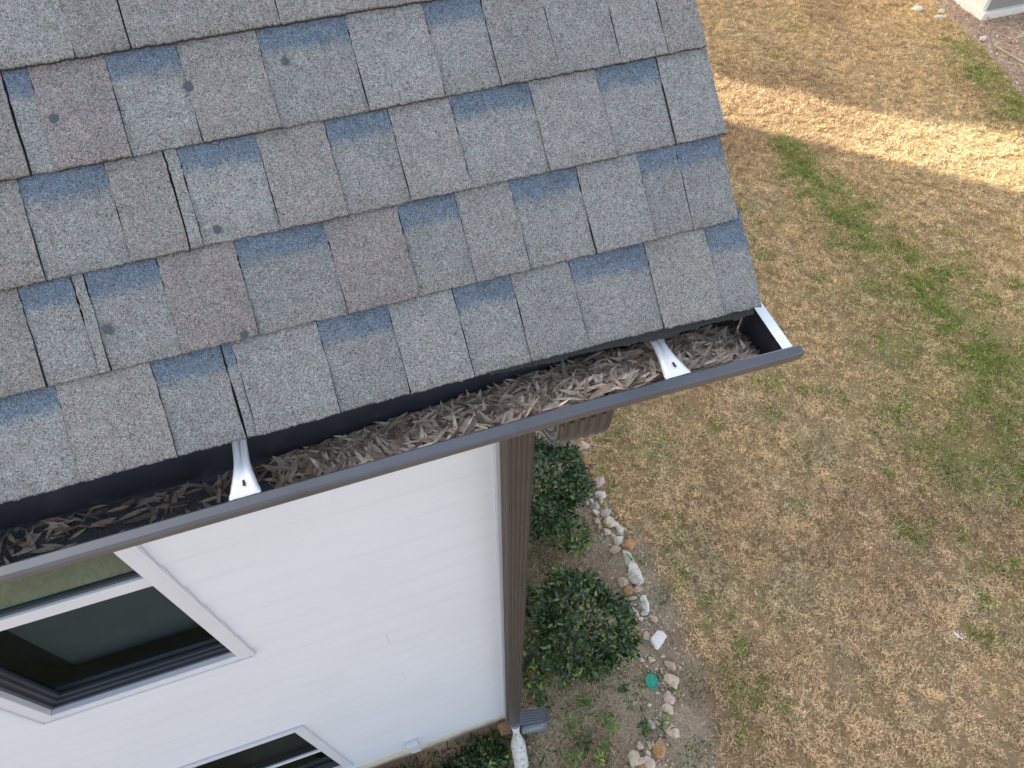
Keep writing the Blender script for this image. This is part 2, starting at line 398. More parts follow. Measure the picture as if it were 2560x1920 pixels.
# ------------------------------------------------------------------ leaf generator
LT = np.array([[0, 0, 0], [.33, -.8, .18], [.68, -.72, .15], [1, 0, 0], [.68, .72, .15], [.33, .8, .18], [.33, 0, 0], [.68, 0, 0]])
LF3 = np.array([[0, 1, 6], [0, 6, 5], [2, 3, 7], [7, 3, 4]]); LF4 = np.array([[1, 2, 7, 6], [6, 7, 4, 5]])
def leaves(P, Dr, Nn, L, W, col, fold=1.0, curl=0.0):
    """P,Dr,Nn (n,3), L,W (n,) -> verts, faces, colours"""
    n = len(P); Dr = Dr/np.linalg.norm(Dr, axis=1)[:, None]
    S = np.cross(Nn, Dr); S /= np.linalg.norm(S, axis=1)[:, None]+1e-9; U = np.cross(Dr, S)
    T = LT[None]*np.ones((n, 1, 1))
    cz = (curl*np.ones(n))[:, None]*(T[:, :, 0]**2-T[:, :, 0]*.3)
    V = P[:, None]+Dr[:, None]*(T[:, :, 0]*L[:, None])[..., None]+S[:, None]*(T[:, :, 1]*W[:, None]*.5)[..., None]\
        + U[:, None]*(T[:, :, 2]*W[:, None]*fold+cz*L[:, None])[..., None]
    base = (np.arange(n)*8)[:, None, None]
    return V.reshape(-1, 3), [(LF3[None]+base).reshape(-1, 3), (LF4[None]+base).reshape(-1, 4)], np.repeat(col, 8, 0)
def rdir(n, up=0.3):
    d = rng.normal(size=(n, 3)); d[:, 2] += up; return d/np.linalg.norm(d, axis=1)[:, None]

# ------------------------------------------------------------------ HOUSE
EY, EH = .644, .92
A = math.radians(39.8); ca, sa = math.cos(A), math.sin(A)
RX = .661; WX = .39; WY = 1.05; HX0 = -9.0; BY = 12.68
RIDGE = (EY+BY)/2; RH = EH-(RIDGE-EY)*math.tan(A)
house = empty('house', (0, 0, 0), label='white sided house with grey shingle roof and dark gutter along its eave', cat='house')

def rp(x, t, nrm=0.0):
    """roof plane point: x along eave, t up the slope, nrm above the plane"""
    return (x, EY+ca*t-sa*nrm, EYE-EH+sa*t+ca*nrm)
def rpa(x, t, nn): return np.stack([x, EY+ca*t-sa*nn, EYE-EH+sa*t+ca*nn], -1)

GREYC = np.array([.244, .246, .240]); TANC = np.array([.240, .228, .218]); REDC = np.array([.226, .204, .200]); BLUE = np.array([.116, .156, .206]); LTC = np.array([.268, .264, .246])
# per course: (x boundaries), kinds between them: R raised, B recessed tab with blue head band, r reddish raised, g light raised, n narrow raised
COURSES = {
 0: ([-.545,-.42,-.298,-.200,-.183,-.058,.051,.154,.250,.348,.481,.592], 'BRBBgBgBgBgR'[:0] or ['B','r','B','B','g','B','R','B','g','B','g'], ['B']),
 1: ([-.56,-.435,-.366,-.349,-.250,-.141,-.009,.103,.195,.284,.396,.502,.572], ['R','B','t','B','r','B','q','B','t','B','g','B','B'], None),
 2: ([-.51,-.394,-.280,-.200,-.181,-.070,.030,.127,.223,.352,.465,.572], ['R','B','R','g','B','R','B','t','B','t','B','g'], None),
 3: ([-.52,-.373,-.338,-.239,-.142,-.031,.100,.218,.308,.405,.510,.570,.592], ['R','B','r','B','R','B','g','B','t','g','t','g','R'], None),
 4: ([-.45,-.38,-.273,-.201,-.090,.008,.102,.24,.37,.50,.58], ['R','g','R','t','R','t','R','g','t','R','g'], None),
}
COURSES[0] = ([-.545,-.428,-.298,-.200,-.183,-.058,.051,.154,.250,.348,.481,.592], ['R','B','R','B','B','g','B','g','B','g','B','G','B'], None)
COURSES[1] = (COURSES[1][0], ['R','R','B','t','B','r','B','q','B','t','B','g','B','B'], None)
COURSES[2] = (COURSES[2][0], ['R','R','B','R','g','B','R','B','t','B','t','B','g'], None)
COURSES[3] = (COURSES[3][0], ['R','R','B','r','B','R','B','g','B','t','g','t','g','R'], None)
COURSES[4] = (COURSES[4][0], ['R','R','g','R','t','R','t','R','g','t','R','g'], None)
KC = dict(R=TANC, g=GREYC, G=LTC, t=(TANC+GREYC)/2, r=REDC, q=REDC*.97+.0, B=GREYC*.98)
JOINTS = {(0, -.200), (1, -.366), (2, -.200), (3, -.373), (4, -.201)}
EDGE_X = {0: .664, 1: .655, 2: .664, 3: .661, 4: .663, 5: .659}
EXP = .1425
def droop(x): return -.010*np.clip((x-.25)/.42, 0, 1)**1.5      # the eave sags a touch towards the gable
rv, rf, rc, rmi = [], [], [], []; vofs = 0
def add_grid(X, T, Nn, COL, mi):
    global vofs
    r, c = X.shape; rv.append(rpa(X.ravel(), T.ravel(), Nn.ravel())); rc.append(COL.reshape(-1, 3))
    i = np.arange(r*c).reshape(r, c)+vofs
    f = np.stack([i[:-1, :-1], i[:-1, 1:], i[1:, 1:], i[1:, :-1]], -1).reshape(-1, 4); rf.append(f); rmi.append(np.full(len(f), mi)); vofs += r*c
def tab(k, x0, x1, kind, fine=True, gapl=0.0):
    """one shingle tab of course k: top face, dark butt and dark side edges"""
    x0 += gapl
    raised = kind != 'B'; hi = .0100 if raised else .0062
    step = .0022 if fine else .06
    nxx = max(3, int((x1-x0)/step)+1); X = np.linspace(x0, x1, nxx)
    jit = (rng.uniform(-1, 1, nxx)*.0009+(vnoise(X, X*0+k, .012, 400+k)-.5)*.002) if fine else np.zeros(nxx)
    tb = k*EXP+jit+(droop(X) if k == 0 else 0)-(0 if raised else -.0004)
    if k == 0: tb = tb+(fbm(X, X*0, .25, 5)-.5)*.006
    te = (k+1)*EXP+.03
    rows = [0, .004, .05, .098, .108, .118, .13, .145, 1]   # distances up the tab; blue band starts near the head
    R = []
    ts = [0, .0025, .03, .07, EXP-.050, EXP-.044, EXP-.038, EXP-.032, EXP-.026, EXP-.018, EXP-.008, EXP+.03]
    base = KC[kind]*rng.uniform(.93, 1.07)
    XX = np.repeat(X[None], len(ts), 0); TT = np.array([tb+t_ for t_ in ts]); NN = np.array([(hi*(1-t_/(EXP+.03))+.0012)*np.ones(nxx) for t_ in ts])
    NN[0] -= .0018
    if fine: XX[:, 0] += (rng.uniform(-1, 1, len(ts)))*.0010; XX[:, -1] += rng.uniform(-1, 1, len(ts))*.0010
    CC = np.ones((len(ts), nxx, 3))*base
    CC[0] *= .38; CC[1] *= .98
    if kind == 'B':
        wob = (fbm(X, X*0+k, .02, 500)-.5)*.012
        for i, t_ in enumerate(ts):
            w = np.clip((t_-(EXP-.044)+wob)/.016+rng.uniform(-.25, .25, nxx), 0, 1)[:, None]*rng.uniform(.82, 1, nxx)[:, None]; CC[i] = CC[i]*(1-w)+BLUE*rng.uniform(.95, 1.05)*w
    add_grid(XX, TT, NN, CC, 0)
    # butt
    XB = np.stack([X, X]); TB = np.stack([tb+.0006, tb]); NB = np.stack([np.full(nxx, -.002 if k == 0 else .0003), NN[0]])
    add_grid(XB, TB, NB, np.ones((2, nxx, 3))*.05, 1)
    # sides
    for xi, sg in ((0, -1), (-1, 1)):
        xx = np.stack([XX[:, xi]+0*TT[:, xi], XX[:, xi]]); tt = np.stack([TT[:, xi], TT[:, xi]]); nn = np.stack([NN[:, xi]*0-.001, NN[:, xi]])
        if sg > 0: xx, tt, nn = xx[::-1], tt[::-1], nn[::-1]
        add_grid(xx, tt, nn, np.ones((2, len(ts), 3))*.05, 1)
NC = int((RIDGE-EY)/ca/EXP)+1
for k in range(NC):
    ex = EDGE_X.get(k, RX+rnd.uniform(-.004, .004))
    if k in COURSES:
        bs, kinds = COURSES[k][0], COURSES[k][1]
        # continue the same kind of pattern to the left of the picture
        left = []; x = bs[0]
        while x > -2.4: x -= rnd.uniform(.09, .15); left.append(x)
        allb = left[::-1]+list(bs)+[ex]
        kk = [('B' if i % 2 else rnd.choice('Rgtr')) for i in range(len(allb)-1-len(kinds))]+list(kinds)
        kk = kk[-(len(allb)-1):]
    else:
        allb = [ex]; x = ex
        while x > (-2.4 if k < 9 else HX0-.2): x -= rnd.uniform(.08, .16); allb.append(x)
        allb = allb[::-1]; kk = [('B' if i % 2 else rnd.choice('Rgtr')) for i in range(len(allb)-1)]
    for i in range(len(allb)-1):
        joint = any(kj == k and abs(xj-allb[i]) < .002 for kj, xj in JOINTS)
        tab(k, allb[i], allb[i+1]-(.0006 if k < 9 else 0), kk[i], k < 9 and allb[i] > -1.6, .0019 if joint else .0002)
    if k < 9:                                   # plain run further left
        add_grid(np.array([[HX0-.2, allb[0]]]*2), np.array([[k*EXP]*2, [(k+1)*EXP+.02]*2]), np.array([[.0085]*2, [.001]*2]), np.ones((2, 2, 3))*GREYC, 0)
# backing sheet just under the tabs, starter strip whose torn edge shows by the gable, far slope
SL = (RIDGE-EY)/ca
add_grid(np.array([[HX0-.2, RX-.004]]*2), np.array([[.004]*2, [SL]*2]), np.array([[-.0012]*2]*2), np.ones((2, 2, 3))*.05, 1)
X = np.arange(HX0-.2 if False else .18, .655, .0028)
tb = -.006-.007*sstep(.2, .45, X)*(1-.55*sstep(.52, .64, X))+rng.uniform(-1, 1, len(X))*.0016+(vnoise(X, X*0, .02, 3)-.5)*.006+droop(X)*1.25
add_grid(np.stack([X, X, X]), np.stack([tb, tb+.004, tb*0+.03]), np.stack([np.full(len(X), -.006), np.full(len(X), -.0045), np.full(len(X), -.0045)]), np.ones((3, len(X), 3))*.085, 1)
# dark spots on the granules
for sx, st2, r0 in [(-.324,.497,.0062),(-.141,.508,.0066),(-.001,.520,.0056),(-.157,.305,.0060),(-.338,.201,.0070),(-.161,.149,.0060)]:
    kq = int(st2/EXP); nb = (.0100*(1-(st2-kq*EXP)/(EXP+.03))+.0012)+.0006
    m = 14; th = np.linspace(0, 2*np.pi, m, endpoint=False); rr = r0*(1+rng.uniform(-.16, .16, m))
    X = sx+rr*np.cos(th); T = st2+rr*np.sin(th)*1.05
    rv.append(rpa(X, T, np.full(m, nb))); rc.append(np.ones((m, 3))*.1)
    rmi.append(np.array([2])); rf.append(('ngon', np.arange(m)[None]+vofs)); vofs += m
ff, mi = [], []
for f, q in zip(rf, rmi):
    ff.append(f[1] if isinstance(f, tuple) else f); mi.append(q)
roof = fast_mesh('roof', np.concatenate(rv), ff, [M['granule'], M['asphalt_edge'], M['tar']], house, np.concatenate(rc), mi=np.concatenate(mi))
# deck under the shingles + far slope + ridge
zr = EYE-RH; mb = MB(); dk_ = .03
mb.quad(rp(HX0-.2, .012, -.004), rp(RX-.012, .012, -.004), rp(RX-.012, SL, -.004), rp(HX0-.2, SL, -.004))
mb.quad(rp(HX0-.2, .012, -.004-dk_), rp(HX0-.2, SL, -.004-dk_), rp(RX-.012, SL, -.004-dk_), rp(RX-.012, .012, -.004-dk_))
mb.quad(rp(RX-.012, .012, -.004), rp(RX-.012, .012, -.004-dk_), rp(RX-.012, SL, -.004-dk_), rp(RX-.012, SL, -.004))
mb.quad(rp(HX0-.2, .012, -.004), rp(HX0-.2, .012, -.004-dk_), rp(RX-.012, .012, -.004-dk_), rp(RX-.012, .012, -.004))
mb.build('roof_deck', M['fascia'], house)
ze = EYE-EH
o = MB().quad((HX0-.2, RIDGE, zr+.01), (RX, RIDGE, zr+.01), (RX, BY, ze), (HX0-.2, BY, ze)).quad((HX0-.2, RIDGE, zr-.03), (HX0-.2, BY, ze-.04), (RX, BY, ze-.04), (RX, RIDGE, zr-.03)).build('far_roof_slope', M['granule'], house)
a = o.data.color_attributes.new('Col', 'FLOAT_COLOR', 'POINT'); a.data.foreach_set('color', [.23, .23, .23, 1]*len(o.data.vertices))
# rake board along the gable edge
rb = MB()
for s0, s1 in (((EY+.05, ze+.02), (RIDGE, zr-.04)), ((RIDGE, zr-.04), (BY-.05, ze+.02))):
    rb.quad((RX-.03, s0[0], s0[1]-.02), (RX-.03, s1[0], s1[1]-.02), (RX-.03, s1[0], s1[1]-.17), (RX-.03, s0[0], s0[1]-.17))
    rb.quad((WX, s0[0], s0[1]-.17), (RX-.03, s0[0], s0[1]-.17), (RX-.03, s1[0], s1[1]-.17), (WX, s1[0], s1[1]-.17))
rb.build('rake_board', M['fascia'], house)
MB().box(HX0, RX-.03, .700, .722, EYE-1.085, EYE-.965).build('fascia', M['fascia'], house)
MB().box(HX0, RX-.035, .7225, WY+.02, EYE-1.10, EYE-1.09).build('soffit', M['soffit'], house)

# front wall of real lapped boards with openings for the windows
def win_rect(xl, xr, ht, hb): return dict(x0=xl, x1=xr, z1=EYE-ht, z0=EYE-hb)
W1 = win_rect(-1.527, -.726, 1.24, 2.964); W2 = win_rect(-1.65, -.8545, 4.266, 5.83)
holes = [dict(x0=w['x0']-.004, x1=w['x1']+.0008, z0=w['z0']-.004, z1=w['z1']+.004) for w in (W1, W2)]
SEAMS = [(-.24, 3.02), (-.25, 2.32), (-1.0, 3.23), (-1.005, 2.52), (-1.515, 2.72), (-3.2, 4.0), (-2.6, 3.1), (-4.1, 2.2)]
LAP = .1754; z = EYE-5.97; mb = MB(); CX = .2935
off = (1.912*1.047-5.97) % LAP
k = 0; z = EYE-5.97-.0
bounds = [z]; zz = EYE-1.912*1.05
while zz > z+.03: zz -= LAP
zz += LAP
while zz < EYE-1.10: bounds.append(zz); zz += LAP
bounds.append(EYE-1.10)
for i in range(len(bounds)-1):
    b0, b1 = bounds[i], bounds[i+1]
    cuts = sorted({b0, b1} | {h[q] for h in holes for q in ('z0', 'z1') if b0 < h[q] < b1})
    ycut = lambda q: WY-.006+.0115*(q-b0)/LAP
    for c0, c1 in zip(cuts[:-1], cuts[1:]):
        zc = (c0+c1)/2; spans = [(HX0, CX)]
        for h in holes:
            if h['z0'] < zc < h['z1']: spans = [(HX0, h['x0']), (h['x1'], CX)]
        for s0, s1 in spans:
            cutsx = [s0]+sorted(x for x, zc_ in SEAMS if b0 <= zc_ < b1 and s0+.1 < x < s1-.1)+[s1]
            for u, (p0, p1) in enumerate(zip(cutsx[:-1], cutsx[1:])):
                e = .0011 if u else 0; p0 = p0+(.0009 if u else 0)
                mb.quad((p0, ycut(c0)-e, c0), (p1, ycut(c0)-e, c0), (p1, ycut(c1)-e, c1), (p0, ycut(c1)-e, c1))
                if c0 == b0: mb.quad((p0, WY+.01, c0), (p1, WY+.01, c0), (p1, ycut(c0)-e, c0), (p0, ycut(c0)-e, c0))
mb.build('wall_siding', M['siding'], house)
sc = MB()
for (a0, h0) in [(.28, 3.9), (.31, 4.6), (-.62, 3.18), (-.50, 3.55), (-.85, 3.9), (-.02, 3.35), (.02, 4.1)]:
    pass
# other three walls
mb = MB()
mb.quad((WX-.02, WY+.05, EYE-5.97), (WX-.02, BY-.10, EYE-5.97), (WX-.02, BY-.10, ze-.15), (WX-.02, RIDGE, zr-.25), (WX-.02, WY+.05, ze+.0))
mb.quad((HX0, BY-.10, .3), (HX0, WY, .3), (HX0, WY, ze), (HX0, RIDGE, zr-.2), (HX0, BY-.10, ze-.1))
mb.quad((WX-.02, BY-.10, .3), (HX0, BY-.10, .3), (HX0, BY-.10, ze-.1), (WX-.02, BY-.10, ze-.1))
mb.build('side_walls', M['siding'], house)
MB().box(CX-.0005, WX, WY-.022, WY+.07, EYE-5.985, EYE-1.10).build('corner_post', M['corner'], house, bevel=.003)
# foundation with a wavy render edge
F = MB(); F.box(HX0, WX-.03, WY+.012, WY+.2, -.1, EYE-5.972).box(WX-.2, WX-.03, WY+.2, BY-.105, -.1, EYE-5.972); F.build('foundation', M['concrete'], house)

def window(W, rail_top, rail_bot, name_lbl, upg, blind=True):
    x0, x1, z0, z1 = W['x0'], W['x1'], W['z0'], W['z1']
    yf = WY-.012; cw = .060; cb_ = .058
    w = MB()
    for (a0, a1, c0, c1) in ((x0, x0+cw, z0, z1), (x1-cw, x1, z0, z1), (x0+cw, x1-cw, z0, z0+cb_), (x0+cw, x1-cw, z1-.085, z1)):
        w.box(a0, a1, yf, WY+.09, c0, c1)
    fr = w.build('window_frame', M['white_trim'], house, bevel=.003)
    fr['label'] = name_lbl
    j = MB()                                     # thin channel lip round the casing
    j.box(x1-.010, x1+.002, yf-.006, yf-.0002, z0, z1).box(x0-.002, x0+.010, yf-.006, yf-.0002, z0, z1).box(x0+.010, x1-.010, yf-.006, yf-.0002, z1-.012, z1).box(x0+.010, x1-.010, yf-.006, yf-.0002, z0, z0+.012)
    j.build('channel_trim', M['white_trim'], fr, bevel=.0015)
    gx0, gx1, gz0, gz1 = x0+cw, x1-cw, z0+cb_, z1-.085
    zr1, zr0 = EYE-rail_top, EYE-rail_bot
    MB().box(gx0+.001, gx1-.001, yf+.010, yf+.040, zr0, zr1).build('meeting_rail', M['white_trim'], fr, bevel=.003)
    d = MB()                                     # dark lower sash: outer track and inner moulding
    for q, (yy, wd, dd) in enumerate(((yf+.022, .016, .02), (yf+.034, .036, .02), (yf+.046, .050, .02))):
        d.box(gx0+.0005, gx0+wd, yy, yy+dd, gz0+.0005, zr0-.0005).box(gx1-wd*.35, gx1-.0005, yy, yy+dd, gz0+.0005, zr0-.0005).box(gx0+wd, gx1-wd*.35, yy, yy+dd, gz0+.0005, gz0+wd)
    d.build('lower_sash', M['dark_frame'], fr, bevel=.002)
    u = MB()
    u.box(gx0+.0005, gx0+.012, yf+.022, yf+.045, zr1+.001, gz1).box(gx1-.006, gx1-.0005, yf+.022, yf+.045, zr1+.001, gz1).box(gx0+.012, gx1-.006, yf+.020, yf+.045, zr1+.001, zr1+.016)
    u.build('upper_sash', M['dark_frame'], fr, bevel=.002)
    MB().quad((gx0, yf+.058, gz0+.002), (gx1, yf+.058, gz0+.002), (gx1, yf+.058, zr0), (gx0, yf+.058, zr0)).build('glass_pane', M['glass'], fr)
    MB().quad((gx0, yf+.030, zr1), (gx1, yf+.030, zr1), (gx1, yf+.030, gz1), (gx0, yf+.030, gz1)).build('glass_pane', M[upg], fr)
    b = MB(); b.quad((gx0-.3, WY+.22, gz0-.2), (gx1+.3, WY+.22, gz0-.2), (gx1+.3, WY+.22, gz1+.2), (gx0-.3, WY+.22, gz1+.2))
    b.quad((gx0-.3, WY+.1, gz0-.19), (gx1+.3, WY+.1, gz0-.19), (gx1+.3, WY+.22, gz0-.19), (gx0-.3, WY+.22, gz0-.19))
    b.quad((gx0-.3, WY+.1, gz0-.2), (gx0-.3, WY+.1, gz1+.2), (gx0-.3, WY+.22, gz1+.2), (gx0-.3, WY+.22, gz0-.2)).quad((gx1+.3, WY+.1, gz0-.2), (gx1+.3, WY+.1, gz1+.2), (gx1+.3, WY+.22, gz1+.2), (gx1+.3, WY+.22, gz0-.2))
    # drawn blind covering part of the room
    b.build('room_backing', M['blind'], fr)
    if blind: bl = MB().box(gx0+.075, gx1+.2, WY+.16, WY+.175, gz0-.01, gz1+.1).build('window_blind', simple('grey_blind', (.118, .140, .148), .8, nscale=3, namt=.2), fr)
    return fr
window(W1, 2.060, 2.124, 'upper white window frame with dark lower sash', 'glass_clear')
window(W2, 5.035, 5.075, 'lower white window frame near the ground', 'glass', False)
ub = MB().box(-.446, -.372, 1.008, 1.045, EYE-6.02, EYE-5.715).box(-.450, -.368, 1.002, 1.046, EYE-5.715, EYE-5.70).build('utility_box', M['white_trim'], house, bevel=.004)
wire = MB().tube([(-.46, 1.0, EYE-6.05), (-.50, .99, EYE-6.03), (-.51, .98, EYE-6.1), (-.49, .96, EYE-6.3)], .003, 6).build('wire', M['dark'], ub)

# ------------------------------------------------------------------ GUTTER
gut = empty('rain_gutter', (0, .62, EYE-1.06), label='dark metal rain gutter full of dead leaves along the eave', cat='gutter')
GX1 = .690
def par(o, root):
    o.parent = root; o.matrix_parent_inverse = Matrix.Translation(-Vector(root.location)); return o
def gbow(x): return float(droop(np.array([x]))[0])*.75
prof_out = [(.6925, .952), (.6925, 1.062), (.690, 1.066), (.604, 1.066), (.600, 1.062), (.598, 1.035), (.592, 1.015), (.578, 1.000), (.568, .985), (.563, .974)]
prof_lip = [(.563, .9765), (.5530, .9765), (.5512, .9750), (.5478, .9575), (.5482, .9545), (.5505, .9528), (.5640, .9525), (.5662, .9535), (.5670, .9560), (.5655, .966)]
def extr(profile, x0, x1, n, th=None):
    """sheet swept along x with the slight bow of the photographed gutter"""
    xs_ = np.linspace(x0, x1, n); V = []; Fc = []
    for x in xs_:
        bw = gbow(x)
        for (y, h) in profile:
            wgt = np.clip((.69-y)/.12, 0, 1); V.append((x, y+bw*wgt*1.0, EYE-h))
    m = len(profile)
    for i in range(n-1):
        for j in range(m-1): Fc.append((i*m+j, (i+1)*m+j, (i+1)*m+j+1, i*m+j+1))
    return V, Fc
V, Fc = extr(prof_out, HX0, GX1-.002, 60); o = mesh_obj('trough', V, Fc, M['gutter'], None, False); par(o, gut)
so = o.modifiers.new('s', 'SOLIDIFY'); so.thickness = .0012; so.offset = 0
xl = np.concatenate([np.linspace(HX0, -1, 6), np.linspace(-.98, .703, 60)])
V, Fc = [], []
for x in xl:
    wob = (vnoise(np.array([x]), np.array([0.]), .22, 9)[0]-.5)*.0009
    for (y, h) in prof_lip: V.append((x, y+gbow(x)+wob, EYE-h+wob*.5))
m = len(prof_lip)
for i in range(len(xl)-1):
    for j in range(m-1): Fc.append((i*m+j, (i+1)*m+j, (i+1)*m+j+1, i*m+j+1))
Fc.append(tuple((len(xl)-1)*m+j for j in range(m)))
o = mesh_obj('front_lip', V, Fc, M['gutter'], None, False); par(o, gut)
so = o.modifiers.new('s', 'SOLIDIFY'); so.thickness = .0012; so.offset = 0
# end cap: plate, bright top flange, outer face
cp = MB(); xe = .6905; pts = [(y, h) for y, h in prof_out[1:]]+[(.5665, .958), (.6925, .958)]
cp.quad(*[(xe, y+gbow(.69)*np.clip((.69-y)/.12, 0, 1), EYE-h) for y, h in pts]); cp.quad(*[(xe+.0015, y+gbow(.69)*np.clip((.69-y)/.12, 0, 1), EYE-h) for y, h in reversed(pts)])
par(cp.build('end_cap', M['gutter']), gut)
fl = MB(); fl.box(.6730, .6920, .5668+gbow(.69), .6905, EYE-.9565, EYE-.9550)
fl.box(.6905, .6925, .5668+gbow(.69), .6905, EYE-.985, EYE-.9566)
par(fl.build('end_cap_flange', M['bare_metal'], bevel=.0006), gut)
def hanger(xc):
    nu, nv = 16, 11; V = []; Fc = []
    for i in range(nu):
        u = i/(nu-1); y = .6895-(.6895-.5668-gbow(xc))*u
        w = .0215+.002*u+.020*sstep(.35, 1.0, np.array([u]))[0]**1.3
        if u > .93: w += .003
        h0 = .9535+.0015*math.sin(u*math.pi)-.004*u+.0028
        for j in range(nv):
            s = (j/(nv-1)-.5)*2; x = xc+s*w/2
            groove = .0055*math.exp(-(s/.28)**2)*(1-sstep(.30, .62, np.array([u]))[0])
            rib = -.0016*math.exp(-((abs(s)-.62)/.2)**2)*(1-.6*u)
            fl_ = .007*(1-.6*u) if abs(s) > .95 else 0
            V.append((x, y, EYE-(h0+groove+rib+fl_)))
    for i in range(nu-1):
        for j in range(nv-1): Fc.append((i*nv+j, i*nv+j+1, (i+1)*nv+j+1, (i+1)*nv+j))
    o = mesh_obj('hanger', V, Fc, M['bare_metal'], None, True); par(o, gut)
    so = o.modifiers.new('s', 'SOLIDIFY'); so.thickness = .0010; so.offset = 0
    sl = MB(); yc = .5890+gbow(xc); r = .0022; ring = [(xc+.0015+r*math.cos(t), yc+r*math.sin(t)+(.0034 if math.sin(t) > 0 else -.0034), EYE-.9507) for t in np.linspace(0, 2*math.pi, 16, endpoint=False)]
    sl.quad(*ring); s_ = sl.build('slot', M['dark']); s_.parent = o
    sc = MB(); sc.tube([(xc-.001, .684, EYE-.9585), (xc-.001, .676, EYE-.9575)], .0042, 6); sc.tube([(xc-.001, .684, EYE-.9585), (xc-.001, .682, EYE-.958)], .0062, 14)
    s2 = sc.build('screw', M['galv']); s2.parent = o
    return o
for q in (-.222, .480): hanger(q)
o = MB().tube([(.324, .692, EYE-.985), (.318, .668, EYE-.990), (.312, .640, EYE-.9965), (.309, .628, EYE-1.0)], .0031, 8).build('spike', M['galv']); par(o, gut)

# sediment and leaf heap inside
XB = [-9, -.61, -.44, -.26, -.17, .035, .185, .35, .49, .60, .655, .69]; HB = [1.050, 1.052, 1.060, 1.064, 1.062, 1.046, 1.032, 1.020, 1.024, 1.032, 1.048, 1.062]
XF = [-9, -.30, -.17, -.05, .10, .30, .43, .58, .63, .69]; HF = [1.046, 1.046, 1.028, 1.005, .984, .972, .970, .980, 1.000, 1.055]
def heap(x, y):
    hb = np.interp(x, XB, HB); hf = np.interp(x, XF, HF); w = np.clip((.69-y)/.115, 0, 1)
    return hb*(1-w)+hf*w
gx_, gy_ = np.meshgrid(np.concatenate([[-9, -4, -1.6], np.arange(-1.3, .689, .004)]), np.linspace(.5705, .691, 31)); X_, Y_ = gx_.ravel(), gy_.ravel()
H_ = heap(X_, Y_)+.004+(fbm(X_, Y_, .02, 61)-.5)*.010
H_ = np.minimum(H_, 1.0655); ins = np.interp(H_, [.966, .985, 1.0, 1.015, 1.035, 1.066], [.570, .572, .580, .594, .600, .603])
Y2 = np.maximum(Y_+0, ins+.001)
i = np.arange(len(X_)).reshape(gx_.shape); Fh = np.stack([i[:-1, :-1], i[:-1, 1:], i[1:, 1:], i[1:, :-1]], -1).reshape(-1, 4)
o = fast_mesh('gutter_sediment', np.stack([X_, Y2, EYE-H_], -1), [Fh], M['grime'], smooth=True)
tag(o, 'dark wet grit lying in the bottom of the gutter', 'sediment', kind='stuff')
LCOL = np.array([[.54, .43, .34], [.38, .29, .225], [.62, .51, .41], [.20, .15, .11], [.50, .36, .26], [.56, .48, .38], [.30, .22, .16]])
def put_leaves(n_, xr, wfun, layer, spread=.014):
    x = rng.uniform(*xr, n_*3); y = rng.uniform(.576, .688, n_*3); k_ = rng.uniform(0, 1, n_*3) < wfun(x, y); x, y = x[k_][:n_], y[k_][:n_]; n_ = len(x)
    h = heap(x, y)+.004-rng.uniform(0, layer, n_)
    y = np.maximum(y, np.interp(h, [.966, .985, 1.0, 1.015, 1.035, 1.066], [.570, .572, .580, .594, .600, .603])+.004)
    az = rng.normal(0, .75, n_)+np.where(rng.uniform(0, 1, n_) < .5, 0, np.pi); tl = rng.normal(.01, .10, n_)
    D = np.stack([np.cos(az)*np.cos(tl), np.sin(az)*np.cos(tl), np.sin(tl)], -1)
    Nn = np.stack([rng.normal(0, .32, n_), rng.normal(0, .32, n_), np.ones(n_)], -1)
    L = rng.uniform(.024, .058, n_); Wd = L*rng.uniform(.15, .24, n_)
    P = np.stack([x, y, EYE-h], -1)-D*(L*.5)[:, None]
    # keep both ends inside the trough
    for end in (0, 1):
        E = P[:, 1]+D[:, 1]*L*end; sh = np.maximum(0, .574+np.interp(EYE-P[:, 2], [.985, 1.03], [0, .024])-E)-np.maximum(0, E-.688); P[:, 1] += sh
    c = LCOL[rng.integers(0, len(LCOL), n_)]*rng.uniform(.55, 1.2, n_)[:, None]
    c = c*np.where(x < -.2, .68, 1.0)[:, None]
    return leaves(P, D, Nn, L, Wd, c, fold=.9, curl=rng.normal(.0, .09, n_))
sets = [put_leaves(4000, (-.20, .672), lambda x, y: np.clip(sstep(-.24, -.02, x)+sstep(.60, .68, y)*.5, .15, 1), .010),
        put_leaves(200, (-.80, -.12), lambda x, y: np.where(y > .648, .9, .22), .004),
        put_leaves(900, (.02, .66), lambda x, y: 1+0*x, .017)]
V = []; F3 = []; F4 = []; cc = []; b0 = 0
for v_, f_, c_ in sets: V.append(v_); F3.append(f_[0]+b0); F4.append(f_[1]+b0); cc.append(c_); b0 += len(v_)
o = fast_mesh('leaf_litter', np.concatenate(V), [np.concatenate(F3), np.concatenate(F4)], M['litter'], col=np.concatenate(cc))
tag(o, 'matted heap of narrow dead brown leaves filling the gutter', 'dead leaves', kind='stuff')

